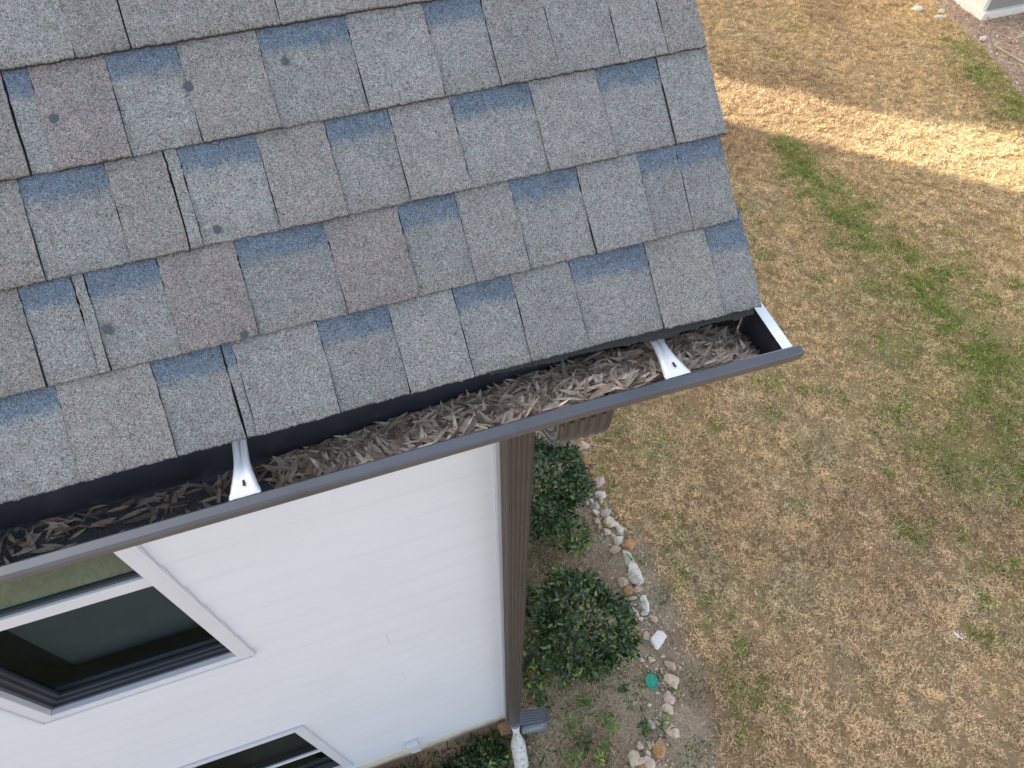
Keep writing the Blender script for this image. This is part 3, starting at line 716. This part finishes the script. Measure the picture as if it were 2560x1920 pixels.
# ------------------------------------------------------------------ DOWNSPOUT
ds = empty('downspout', (.35, 1.0, .3), label='brown ribbed downspout running down the corner of the white house', cat='downspout')
def ribbed(path, w0, w1, d0, d1, name, mat, crimp=0, rib=.0048):
    """rectangular ribbed pipe along path in the y/h plane; w along x, d across"""
    def loop(w, d):
        L = []
        nr = 5
        def side(p, q, nrm, ribs):
            out = []
            for i in range(ribs*4):
                t = i/(ribs*4); e = rib*(1 if (i % 4) in (1, 2) else 0)
                out.append((p[0]+(q[0]-p[0])*t-nrm[0]*e, p[1]+(q[1]-p[1])*t-nrm[1]*e))
            return out
        a, b, c, e = (-w/2, -d/2), (w/2, -d/2), (w/2, d/2), (-w/2, d/2)
        return side(a, b, (0, -1), nr)+side(b, c, (1, 0), nr)+side(c, e, (0, 1), nr)+side(e, a, (-1, 0), nr)
    n_ = len(path); rings = []
    for i, (x, y, h) in enumerate(path):
        f = i/(n_-1); p = Vector((x, y, EYE-h)); q0 = path[max(i-1, 0)]; q1 = path[min(i+1, n_-1)]
        t = (Vector((q1[0], q1[1], EYE-q1[2]))-Vector((q0[0], q0[1], EYE-q0[2]))).normalized()
        ax = Vector((1, 0, 0)) if abs(t.x) < .6 else Vector((0, 0, 1)); v = t.cross(ax).normalized() if True else None
        ux = (ax-t*ax.dot(t)).normalized(); v = ux.cross(t)        # outward (front) direction = -v ...
        sc_ = 1+crimp*(1 if i % 2 else 0)
        rings.append([p+ux*a_*sc_+v*(-b_)*sc_ for a_, b_ in loop(w0+(w1-w0)*f, d0+(d1-d0)*f)])
    mb = MB(); mb.sweep(None, rings); return mb.build(name, mat)
o = ribbed([(.3485, 1.0, 1.44), (.3485, 1.0, 3.0), (.3485, 1.0, 5.0), (.3485, 1.0, 5.97)], .081, .081, .095, .095, 'pipe', M['downspout']); par(o, ds)
o = ribbed([(.340, .633, 1.060), (.340, .633, 1.085), (.340, .635, 1.105), (.340, .641, 1.125), (.340, .651, 1.143), (.341, .665, 1.160), (.341, .683, 1.175), (.342, .705, 1.190), (.343, .76, 1.235), (.345, .86, 1.315), (.346, .93, 1.365), (.347, .965, 1.39), (.348, .988, 1.415), (.3485, 1.0, 1.45)], .100, .081, .080, .094, 'upper_elbow', M['downspout'], 0, .0062); par(o, ds)
o = ribbed([(.3485, 1.0, 5.95), (.350, 1.0, 6.0), (.372, .998, 6.045), (.42, .992, 6.07), (.50, .982, 6.09), (.57, .972, 6.11), (.60, .966, 6.15), (.605, .962, 6.20)], .086, .080, .100, .085, 'lower_elbow', simple('grey_bronze', (.10, .10, .115), .4, nscale=10, namt=.1)); par(o, ds)

o = MB().tube([(.40, .935, EYE-6.12), (.46, .925, EYE-6.15), (.53, .918, EYE-6.17), (.60, .912, EYE-6.20)], .046, 20).build('outlet_end', simple('grey_outlet', (.17, .18, .20), .35, coat=.3), None, True); par(o, ds)
o = MB().tube([(.6003, .912, EYE-6.200), (.6010, .912, EYE-6.2004)], .038, 18).build('outlet_mouth', M['dark']); par(o, ds)
# ------------------------------------------------------------------ small things at the foot of the wall
b = MB().box(.235, .325, .945, 1.035, .02, .135).build('brick', M['brick'], bevel=.006); tag(b, 'small brown brick tucked under the corner of the white wall', 'brick')
dp = empty('drain_pipe', (.33, .86, 0), label='white plastic drain pipe with black specks below the downspout', cat='drain pipe')
rr = []; P0_, P1_ = Vector((.356, .945, .26)), Vector((.325, .70, .06))
for i in range(15):
    f = i/14; p = P0_.lerp(P1_, f); dr = (P1_-P0_).normalized(); a1 = dr.orthogonal().normalized(); a2 = dr.cross(a1); r = .027+.030*float(sstep(.12, .45, np.array([f]))[0])+(.0016 if i % 2 else 0)
    rr.append([p+(a1*math.cos(t)+a2*math.sin(t))*r for t in np.linspace(0, 2*math.pi, 18, endpoint=False)])
par(MB().sweep(None, rr).build('pipe_body', M['drain'], None, True), dp)
par(MB().tube([P0_+Vector((.002, .01, .016)), P0_+Vector((0, 0, 0))], .034, 14).build('pipe_collar', M['white_trim'], None), dp)

# green plastic lid, tilted, with a bitten rim
lid = MB(); th = np.linspace(0, 2*math.pi, 40, endpoint=False); rings = []
for r, zz_ in ((.050, .0), (.052, .010), (.050, .014), (.044, .014), (.040, .008), (.026, .008), (.022, .011), (.004, .011)):
    ring = []
    for t in th:
        notch = 1 - .30*math.exp(-((t-5.15)/.13)**2) if r > .035 else 1
        ring.append((r*notch*math.cos(t), r*notch*1.22*math.sin(t), zz_))
    rings.append(ring)
lid.sweep(None, rings); lo = lid.build('plastic_lid', M['green_plastic'], None, False); lo.location = (1.565, .955, gh(1.565, .955)+.03); lo.rotation_euler = (.25, -.2, .1)
tag(lo, 'round green plastic lid lying on the soil by the edging stones', 'lid')

# ------------------------------------------------------------------ edging stones
def rock_mesh(w, hgt, zs, seed, subdiv=2):
    r = np.random.default_rng(seed); bm = bmesh.new(); bmesh.ops.create_icosphere(bm, subdivisions=subdiv+(1 if max(w, hgt) > .09 else 0), radius=1)
    pl = r.normal(size=(13, 3)); pl /= np.linalg.norm(pl, axis=1)[:, None]; dd = r.uniform(.50, .88, 13)
    for v in bm.verts:
        p = np.array(v.co)
        for q, d in zip(pl, dd):
            e = p.dot(q)-d
            if e > 0: p = p-q*e
        p *= 1+.05*math.sin(p[0]*5+seed)*math.cos(p[1]*6+seed*2)
        v.co = p
    mn = [min(v.co[i] for v in bm.verts) for i in range(3)]; mx = [max(v.co[i] for v in bm.verts) for i in range(3)]
    for v in bm.verts:
        for i, s in enumerate((w, hgt, zs)): v.co[i] = ((v.co[i]-mn[i])/(mx[i]-mn[i])-(.5 if i < 2 else .30))*s
    me = bpy.data.meshes.new('edging_stone'); bm.to_mesh(me); bm.free()
    me.polygons.foreach_set('use_smooth', [True]*len(me.polygons))
    try: me.set_sharp_from_angle(angle=math.radians(20))
    except Exception: pass
    return me
SM = 'small pale pebble lying loose among the edging stones'; SO = 'small orange-tan pebble lying loose among the edging stones'
ROCKS = [
 (1.89,3.28,.108,.098,'pink','pinkish white stone at the far end of the edging row beside the hedge'),
 (1.99,3.26,.055,.057,'tan','round tan stone set apart on the lawn side at the far end of the row'),
 (1.86,3.19,.068,.046,'tan','dull brown stone between the pinkish stone and the orange stone'),
 (1.85,3.11,.078,.100,'orange','bright orange stone touching the dark hedge'),
 (1.82,3.04,.045,.038,'pink',SM),(1.85,2.95,.080,.080,'orange','orange-brown stone half covered by fallen leaves'),
 (1.78,2.91,.058,.050,'orange',SO),(1.87,2.85,.120,.110,'pink','large flat pinkish tan stone among fallen leaves'),
 (1.84,2.71,.098,.092,'white','white lumpy stone just below the large flat pinkish stone'),
 (1.69,2.71,.040,.048,'grey',SM),(1.73,2.68,.040,.068,'white',SM),(1.68,2.67,.040,.043,'grey',SM),(1.82,2.64,.046,.040,'cream',SM),
 (1.74,2.61,.075,.078,'grey','grey stone in the pebble cluster near the top of the edging'),(1.72,2.55,.070,.075,'white','pale stone just left of the rounded grey-tan stone'),
 (1.81,2.51,.106,.080,'grey','smooth rounded grey-tan stone beside bare soil'),(1.60,2.53,.045,.040,'orange',SO),(1.72,2.505,.047,.045,'orange',SO),
 (1.74,2.475,.026,.024,'grey',SM),(1.70,2.46,.056,.056,'cream',SM),(1.70,2.40,.045,.057,'tan',SO),
 (1.80,2.41,.108,.110,'cream','white and cream blocky stone just below the rounded grey-tan stone'),
 (1.87,2.33,.060,.135,'white','tall narrow white stone on the lawn side of the row'),(1.75,2.33,.072,.066,'cream','ochre yellow round stone left of the tall narrow white stone'),
 (1.78,2.275,.055,.048,'pink',SM),(1.82,2.21,.100,.080,'white','grey-white angular stone touching the rusty orange stone'),
 (1.75,2.14,.118,.070,'tan','long tan-brown stone left of the rusty orange stone'),(1.885,2.14,.126,.120,'orange','large rusty orange angular stone'),
 (1.83,2.02,.078,.168,'white','tapering grey-white stone pointing down below the rusty orange stone'),(1.82,1.86,.130,.200,'white','biggest block-shaped white stone with tan streaks'),
 (1.69,1.83,.088,.080,'tan','flat tan stone sunk in the soil left of the biggest white block'),(1.71,1.74,.080,.076,'orange','tan-orange stone right of the round bush'),
 (1.79,1.73,.085,.070,'tan','dull tan stone beneath the biggest white block'),(1.71,1.665,.078,.036,'grey','thin flat grey stone lying crosswise'),
 (1.80,1.58,.068,.146,'bright','long jagged bright white stone'),(1.69,1.54,.036,.100,'grey','narrow upright grey stone beside the bush leaves'),
 (1.76,1.515,.066,.050,'cream','small cream stone below the jagged white stone'),(1.71,1.47,.050,.034,'white',SM),(1.815,1.43,.058,.057,'cream','small cream yellow stone alone towards the lawn'),
 (1.62,1.35,.066,.066,'orange','orange cream stone tucked against the right side of the bush'),(1.69,1.32,.066,.070,'pink','pinkish tan stone left of the brightest white stone'),
 (1.775,1.25,.138,.138,'bright','large smooth brightest white stone'),(1.57,1.15,.036,.036,'white',SM),(1.65,1.13,.048,.048,'cream',SM),(1.53,1.11,.034,.028,'orange',SO),
 (1.78,1.03,.078,.092,'tan','reddish tan stone half sunk in the soil above the cream stone'),(1.74,.91,.118,.125,'cream','large cream angular stone right of the green lid'),
 (1.66,.80,.086,.102,'pink','pinkish tan egg-shaped stone below the large cream stone'),(1.61,.72,.078,.088,'cream','square cream stone below the egg-shaped stone'),
 (1.54,.70,.038,.048,'grey',SM),(1.44,.66,.045,.080,'grey','thin grey upright stone left of the pinkish cream stone'),(1.50,.665,.058,.070,'grey','flat grey stone half hidden by leaves'),
 (1.57,.57,.098,.134,'pink','large pinkish cream stone near the bottom of the edging'),(1.42,.47,.106,.116,'orange','rounded orange tan stone near the bottom edge'),
 (1.28,.55,.048,.058,'pink',SM),(1.355,.525,.036,.057,'tan',SO),(1.20,.48,.088,.124,'cream','cream stone leftmost at the bottom of the edging'),
 (1.32,.475,.038,.044,'white',SM),(1.25,.44,.066,.050,'cream','cream stone between two larger stones at the bottom of the edging'),
 (1.30,.41,.080,.106,'pink','pinkish stone beneath the orange tan stone'),(1.23,.385,.098,.050,'orange','cream and orange stone lowest in the edging row'),
 (.43,.82,.026,.024,'pink','tiny pinkish pebble on the bare red soil near the downspout')]
for i, (x, y, w, h, kind, lb) in enumerate(ROCKS):
    me = rock_mesh(w*1.12, h*1.12, max(.03, .7*min(w, h)), 100+i); me.materials.append(RK[kind])
    o = bpy.data.objects.new('edging_stone' if max(w, h) > .06 else 'pebble', me); C.objects.link(o); o.location = (x*.994, y*.994, gh(x, y)+.006); o.rotation_euler = (0, 0, rnd.uniform(-.25, .25))
    tag(o, lb, 'stone' if max(w, h) > .06 else 'pebble', 'stones edging the planting bed')
for i, (x, y, w, h, lb) in enumerate([(10.75, 9.15, .26, .12, 'white flat stone at the mulch edge near the shed'), (10.88, 9.30, .16, .10, 'small white stone beside the shed corner'), (10.55, 9.5, .2, .14, 'grey white stone farthest along the mulch edge'),
                                     (10.95, 8.35, .12, .10, 'pale stone where the mulch meets green grass'), (10.72, 6.95, .22, .14, 'white stone at the right edge of the photo')]):
    me = rock_mesh(w, h, .08, 300+i); me.materials.append(RK['white']); o = bpy.data.objects.new('edging_stone', me); C.objects.link(o); o.location = (x, y, .01); tag(o, lb, 'stone', 'stones by the mulch bed')

# ------------------------------------------------------------------ shrubs
def shrub(name, c, r, n_, label, seed, lime=.05, size=(.036, .066), cat='shrub', dark=1.0):
    root = empty(name, (c[0], c[1], 0), label=label, cat=cat)
    r_ = np.random.default_rng(seed); d = r_.normal(size=(n_, 3)); d[:, 2] = np.where(d[:, 2] < -.2*1, -d[:, 2]*.6, d[:, 2]); d /= np.linalg.norm(d, axis=1)[:, None]
    ang = np.arctan2(d[:, 1], d[:, 0]); bump_ = 1+.10*np.sin(ang*3+seed)+.07*np.sin(ang*7+d[:, 2]*5+seed*2)
    rad = (r_.uniform(.35, 1, n_)**.33)*bump_*r_.uniform(.93, 1.06, n_)
    P = np.array(c)+d*rad[:, None]*np.array(r)
    D = d*.6+r_.normal(size=(n_, 3))*.6; Nn = d+r_.normal(size=(n_, 3))*.45+np.array([0, 0, .4])
    L = r_.uniform(*size, n_); W = L*r_.uniform(.42, .6, n_)
    base = np.array([.044, .084, .024])*dark; col = base*(.4+1.9*r_.uniform(0, 1, n_)**1.8)[:, None]
    lm = (r_.uniform(0, 1, n_) < lime) & (rad > .85); col[lm] = np.array([.24, .34, .07])*r_.uniform(.6, 1.3, lm.sum())[:, None]
    V, F, cc = leaves(P, D, Nn, L, W, col, fold=.5, curl=r_.normal(0, .1, n_))
    o = fast_mesh('foliage', V, F, M['leaf'], col=cc); par(o, root)
    st = MB()
    for k in range(26):                                  # stray shoots breaking the outline
        dd = Vector(r_.normal(size=3)); dd.z = abs(dd.z)*.7+.1; dd.normalize(); q = Vector((dd.x*r[0], dd.y*r[1], dd.z*r[2]))
        st.tube([Vector(c)+q*.7, Vector(c)+q*r_.uniform(1.05, 1.22)], .0022, 4, .6)
    for k in range(16):
        dd = Vector(r_.normal(size=3)); dd.z = abs(dd.z)*.8+.3; dd.normalize(); e = Vector(c)+Vector((dd.x*r[0], dd.y*r[1], dd.z*r[2]))*.9
        st.tube([Vector((c[0]+dd.x*.03, c[1]+dd.y*.03, -.02)), Vector((c[0]+dd.x*r[0]*.35, c[1]+dd.y*r[1]*.35, c[2]*.7)), e], .007, 5, .3)
    par(st.build('stems', M['bark']), root)
    return root
shrub('round_bush', (1.115, 1.475, .36), (.40, .44, .40), 4200, 'round dark green bush with lime leaf tips beside the downspout', 3, .085)
shrub('hedge_bush', (1.18, 2.80, .38), (.46, .50, .42), 5600, 'dark green bush seen under the upper elbow behind the downspout', 8, .02)
shrub('low_shrub', (1.37, 2.33, .10), (.20, .17, .13), 460, 'low lime green shrub at the foot of the far dark bush', 12, .75, (.03, .055), dark=1.3)
shrub('side_shrub', (.66, 1.42, .08), (.13, .25, .14), 420, 'yellow green shrub peeking out between downspout and round bush', 14, .55, (.035, .055), dark=1.2)
shrub('side_shrub', (.72, 1.95, .06), (.18, .20, .12), 420, 'low leafy plant growing beside the wall above the round bush', 15, .3, (.035, .06), dark=1.2)
shrub('wall_shrub', (.05, .85, .06), (.22, .12, .11), 1100, 'dark leafy shrub at the foot of the white wall left of the brick', 17, .12, (.03, .055), dark=.9)
shrub('wall_shrub', (-.25, .74, .04), (.26, .18, .10), 1200, 'low dark shrub sprawling before the wall beside the white utility box', 18, .08, (.03, .055), dark=.8)
shrub('wall_shrub', (-.72, .88, .04), (.28, .12, .08), 700, 'dark weeds crowding the wall foot left of the utility box', 19, .04, (.03, .05), dark=.6)

def seedling(x, y, n_, size, lb, tone, seed):
    r_ = np.random.default_rng(seed); root = empty('weed_plant', (x, y, 0), label=lb, cat='plant', group='weeds in the planting bed')
    az = r_.uniform(0, 6.28, n_); tl = r_.uniform(.1, .9, n_); D = np.stack([np.cos(az)*np.cos(tl), np.sin(az)*np.cos(tl), np.sin(tl)], -1)
    P = np.stack([x+r_.normal(0, size*.35, n_), y+r_.normal(0, size*.35, n_), .01+r_.uniform(0, size*.8, n_)], -1)
    L = r_.uniform(.045, .080, n_); col = 1.25*np.array(tone)*r_.uniform(.6, 1.4, n_)[:, None]
    V, F, cc = leaves(P, D, np.tile([0, 0, 1.0], (n_, 1))+r_.normal(0, .3, (n_, 3)), L, L*.38, col, fold=.6, curl=r_.normal(-.1, .1, n_))
    par(fast_mesh('leaf_cluster', V, F, M['weed'], col=cc), root)
    st = MB()
    for k in range(4): st.tube([(x, y, -.01), (x+r_.normal(0, size*.4), y+r_.normal(0, size*.4), size*.8)], .0025, 5, .5)
    par(st.build('stems', M['bark']), root)
LG, DG, YG = (.13, .20, .05), (.05, .10, .03), (.22, .27, .06)
SEEDS = [(.72,.62,16,.09,'bright green weed right of the white drain pipe',LG),(.60,.52,14,.10,'pale trailing weed at the bottom of the bed',YG),(.98,.98,16,.08,'green weed just under the round bush',LG),
 (1.10,.78,22,.10,'tall green weed in the middle of the lower bed',LG),(.92,.55,12,.06,'light green weed by the bottom edge',YG),(1.02,.64,16,.09,'broad green weed between two seedlings low in the bed',LG),
 (1.30,.98,12,.06,'small weed left of the green lid',DG),(1.36,.66,12,.07,'weed among the grey edging stones',DG),(.80,.85,14,.07,'weed above the lower elbow of the downspout',LG),
 (.86,.70,14,.08,'dark weed right of the lower elbow',DG),(1.52,.62,18,.07,'green weed spilling over the lower edging stones',LG),(.62,1.12,14,.08,'weed hugging the downspout below the round bush',DG),
 (.85,2.15,18,.10,'yellowish weed on red soil behind the downspout',YG),(1.15,2.08,14,.07,'tiny bright weed in the middle of the bare bed',YG),(.95,2.3,14,.09,'dark weed below the far bush',DG),
 (1.0,.34,12,.08,'weed cut by the bottom edge of the photo',LG),(.70,.34,12,.07,'faded weed at the bottom near the dry grass',YG),(1.86,2.0,8,.05,'small green tuft right of the tapering stone',LG),
 (1.93,2.92,12,.07,'light green leaves beside the large flat stone',YG),(1.95,2.72,8,.05,'single leafy sprig lying on bare soil by the white lumpy stone',LG)]
for i, s in enumerate(SEEDS): seedling(s[0], s[1], s[2], s[3], s[4], s[5], 40+i)

def pebbles(n_):
    V, F3_, cols = [], [], []
    bm = bmesh.new(); bmesh.ops.create_icosphere(bm, subdivisions=1, radius=1); bv = np.array([v.co for v in bm.verts]); bf = np.array([[v.index for v in f.verts] for f in bm.faces]); bm.free()
    ey_ = rng.uniform(.2, 3.3, n_); ex_ = np.interp(ey_, [.2, .5, .9, 1.3, 1.9, 2.3, 2.7, 3.3], [1.26, 1.42, 1.66, 1.70, 1.74, 1.76, 1.76, 1.9])+rng.normal(0, .09, n_)
    for i in range(n_):
        sz = rng.uniform(.005, .016); p = bv*(1+rng.uniform(-.2, .2, (len(bv), 1)))*sz*np.array([rng.uniform(.8, 1.4), 1, .6])
        V.append(p+np.array([ex_[i], ey_[i], gh(ex_[i], ey_[i])+sz*.3])); F3_.append(bf+i*len(bv)); cols.append(np.tile(np.array([[.70, .60, .50], [.60, .44, .30], [.50, .46, .42], [.78, .72, .64]][rng.integers(0, 4)])*rng.uniform(.7, 1.1), (len(bv), 1)))
    o = fast_mesh('gravel', np.concatenate(V), [np.concatenate(F3_)], M['litter'], col=np.concatenate(cols)); tag(o, 'fine pale gravel sprinkled between the edging stones', 'gravel', kind='stuff')
pebbles(380)
# loose litter, soil crumbs and low ground cover in the beds
def scatter(n_, xr, yr, cond, size, tones, name, label, cat, mat, flat=.25, wr=(.25, .5)):
    x = rng.uniform(*xr, n_); y = rng.uniform(*yr, n_); k_ = rng.uniform(0, 1, n_) < cond(x, y); x, y = x[k_], y[k_]; n2 = len(x)
    az = rng.uniform(0, 6.28, n2); tl = rng.normal(.1, flat, n2); D = np.stack([np.cos(az)*np.cos(tl), np.sin(az)*np.cos(tl), np.sin(tl)], -1)
    L = rng.uniform(*size, n2); z_ = (fbm(x, y, 1.2, 7)-.5)*.05+(fbm(x, y, .16, 8)-.5)*.018+.004+rng.uniform(0, .012, n2)
    T = np.array(tones)[rng.integers(0, len(tones), n2)]*rng.uniform(.6, 1.35, n2)[:, None]
    V, F, cc = leaves(np.stack([x, y, z_], -1), D, np.tile([0, 0, 1.0], (n2, 1))+rng.normal(0, .35, (n2, 3)), L, L*rng.uniform(*wr, n2), T, fold=.4, curl=rng.normal(0, .15, n2))
    o = fast_mesh(name, V, F, mat, col=cc); tag(o, label, cat, kind='stuff'); return o
scatter(26000, (.4, 2.2), (-.6, 5), lambda x, y: bed_amt(x, y)[0], (.006, .024), [(.46, .35, .24), (.30, .20, .13), (.66, .54, .41), (.18, .13, .09), (.38, .25, .15)], 'bed_litter', 'brown bits of bark and leaf litter on the planting bed soil', 'litter', M['litter'])
scatter(16000, (10.2, 13.6), (6, 12), lambda x, y: bed_amt(x, y)[1], (.02, .07), [(.55, .38, .28), (.36, .22, .16), (.72, .58, .48), (.26, .17, .13), (.56, .33, .16)], 'mulch_chips', 'reddish wood chips covering the bed beside the shed', 'mulch', M['litter'])
def gc(x, y):
    a = bed_amt(x, y)[0]; d1 = sstep(.52, .66, fbm(x, y, .28, 71)); near = np.exp(-((x-.85)**2/.12+(y-1.4)**2/.9))
    return a*np.clip(d1*.9+near*.9, 0, 1)
scatter(26000, (.4, 2.1), (-.6, 4.5), gc, (.012, .034), [LG, DG, (.09, .14, .04), YG], 'ground_cover', 'low green ground cover weeds scattered over the bed', 'ground cover', M['weed'], .45)
scatter(9000, (-1.2, .5), (-.2, 1.03), lambda x, y: .9*sstep(.2, .55, y), (.02, .07), [(.10, .14, .05), DG, (.05, .07, .03), (.34, .29, .19)], 'wall_foot_grass', 'dark tangled grass growing at the foot of the white wall', 'grass', M['weed'], .5, (.06, .3))
scatter(2600, (1.9, 2.6), (-.6, 3.6), lambda x, y: .8*(1-bed_amt(x, y)[0]), (.02, .05), [(.50, .40, .27), (.36, .27, .18)], 'dry_clippings', 'dry grass clippings along the lawn edge', 'clippings', M['litter'], .3, (.06, .12))
scatter(1500, (.35, 1.1), (-.4, .55), lambda x, y: .9+0*x, (.03, .08), [(.58, .46, .33), (.44, .33, .22)], 'straw_tuft', 'dry straw lying at the bottom of the bed', 'straw', M['litter'], .3, (.05, .09))

scatter(420, (2.0, 9), (-1.5, 7), lambda x, y: 1-bed_amt(x, y)[0], (.025, .05), [(.45, .50, .16), (.62, .56, .30), (.25, .34, .10), (.66, .50, .34)], 'fallen_leaves', 'small yellow green leaves scattered thinly over the lawn', 'leaves', M['litter'], .3, (.25, .4))
# twigs and stalks
def stick(pts, r, mat, lb, cat='twig', name='twig'):
    tag(MB().tube(pts, r, 6, .5).build(name, mat), lb, cat)
stick([(3.445, 3.30, .10), (3.02, 2.985, .05), (2.59, 2.70, .02)], .0045, M['straw'], 'long thin straw-coloured stalk lying across the lawn under the gutter', 'stalk', 'grass_stalk')
stick([(2.13, 3.18, .02), (2.115, 2.95, .05), (2.09, 2.86, .02)], .009, M['twig'], 'short thick brown stick beside the far edging stones')
stick([(1.73, 1.585, .03), (1.90, 1.60, .035), (2.0, 1.66, .02)], .004, M['twig'], 'forked thin twig right of the jagged white stone')
stick([(1.46, 2.33, .02), (1.58, 2.38, .035), (1.66, 2.42, .02)], .005, M['twig'], 'crooked twig left of the ochre stone')
stick([(1.89, 1.28, .02), (1.885, 1.18, .03), (1.89, 1.10, .02)], .008, M['twig'], 'grey brown stick right of the brightest white stone')
stick([(.64, 1.72, .03), (.66, 1.62, .05), (.67, 1.5, .03)], .005, M['twig'], 'reddish twig beside the downspout')
stick([(.50, .36, .05), (.62, .43, .03), (.74, .40, .02)], .005, M['straw'], 'pale dry stem at the bottom below the drain pipe', 'stalk', 'grass_stalk')
stick([(11.0, 8.1, .03), (11.1, 7.5, .04), (10.95, 7.3, .03)], .018, M['straw'], 'pale bent branch lying on the mulch near the shed')
fe = MB().quad((4.215, .485, .045), (4.225, .50, .05), (4.24, .465, .055), (4.248, .44, .045), (4.228, .44, .04)).quad((4.235, .44, .05), (4.262, .425, .055), (4.25, .415, .045)).build('paper_scrap', M['paper'])
sd = fe.modifiers.new('s', 'SOLIDIFY'); sd.thickness = .003
tag(fe, 'tiny white scrap lying on the open lawn', 'scrap')

# ------------------------------------------------------------------ shed at the corner of the yard
sh = empty('garden_shed', (11.4, 8.9, 0), label='white outbuilding corner with grey panel beyond the lawn', cat='shed')
par(MB().box(11.33, 14.5, 8.84, 12.0, -.05, .13).build('base', M['shed'], bevel=.01), sh)
par(MB().box(11.35, 14.4, 8.93, 12.0, .1295, 2.5).build('wall', M['shed']), sh)
par(MB().box(11.44, 14.2, 8.915, 8.9295, .135, 2.3).build('side_panel', M['shed_panel']), sh)
par(MB().box(11.2, 14.7, 8.7, 12.2, 2.5, 2.6).build('shed_roof', M['shed']), sh)

# ------------------------------------------------------------------ unseen evergreens added behind the house to shade the far lawn
def conifer(x, y, hgt, rad, lb, seed, n_=9000):
    root = empty('unseen_shade_tree', (x, y, 0), label=lb, cat='tree', group='unseen evergreens added for shade')
    r_ = np.random.default_rng(seed); z_ = 1.0+(hgt-1.0)*r_.uniform(0, 1, n_)**.9; f = (z_-1)/(hgt-1)
    pr = rad*np.where(f < .75, 1, np.sqrt(np.clip(1-((f-.75)/.25)**2, 0, 1)))
    an = r_.uniform(0, 6.283, n_); rr_ = pr*(r_.uniform(.1, 1, n_)**.5)*(1+.12*np.sin(an*5+z_*3))
    P = np.stack([x+rr_*np.cos(an), y+rr_*np.sin(an), z_], -1); D = np.stack([np.cos(an), np.sin(an), r_.uniform(-.2, .9, n_)], -1)+r_.normal(0, .3, (n_, 3))
    L = r_.uniform(.22, .42, n_); col = np.array([.04, .075, .03])*r_.uniform(.6, 1.5, n_)[:, None]
    V, F, cc = leaves(P, D, r_.normal(size=(n_, 3)), L, L*.5, col)
    par(fast_mesh('crown', V, F, M['leaf'], col=cc), root)
    par(MB().tube([(x, y, -.1), (x, y, hgt*.5), (x, y, hgt*.9)], .22, 10, .2).build('trunk', M['bark']), root)
def uv(a, v): return (a*.75+v*.66, a*-.66+v*.75)
conifer(*uv(-14, 13.32), 10.5, 1.40, 'unseen tall full evergreen added behind the house to shade the far lawn', 1, 14000)
conifer(*uv(-14.2, 11.52), 11.5, .07, 'unseen slender pencil-shaped evergreen added to edge the sunlit strip', 5, 3500)
conifer(*uv(-13.4, 11.42), 7.2, .42, 'unseen shorter evergreen added to fill the shade between slender and full evergreen', 6, 3500)
conifer(*uv(-18, 17.6), 11, 1.9, 'unseen tall narrow evergreen added behind the house farther from its corner', 2)
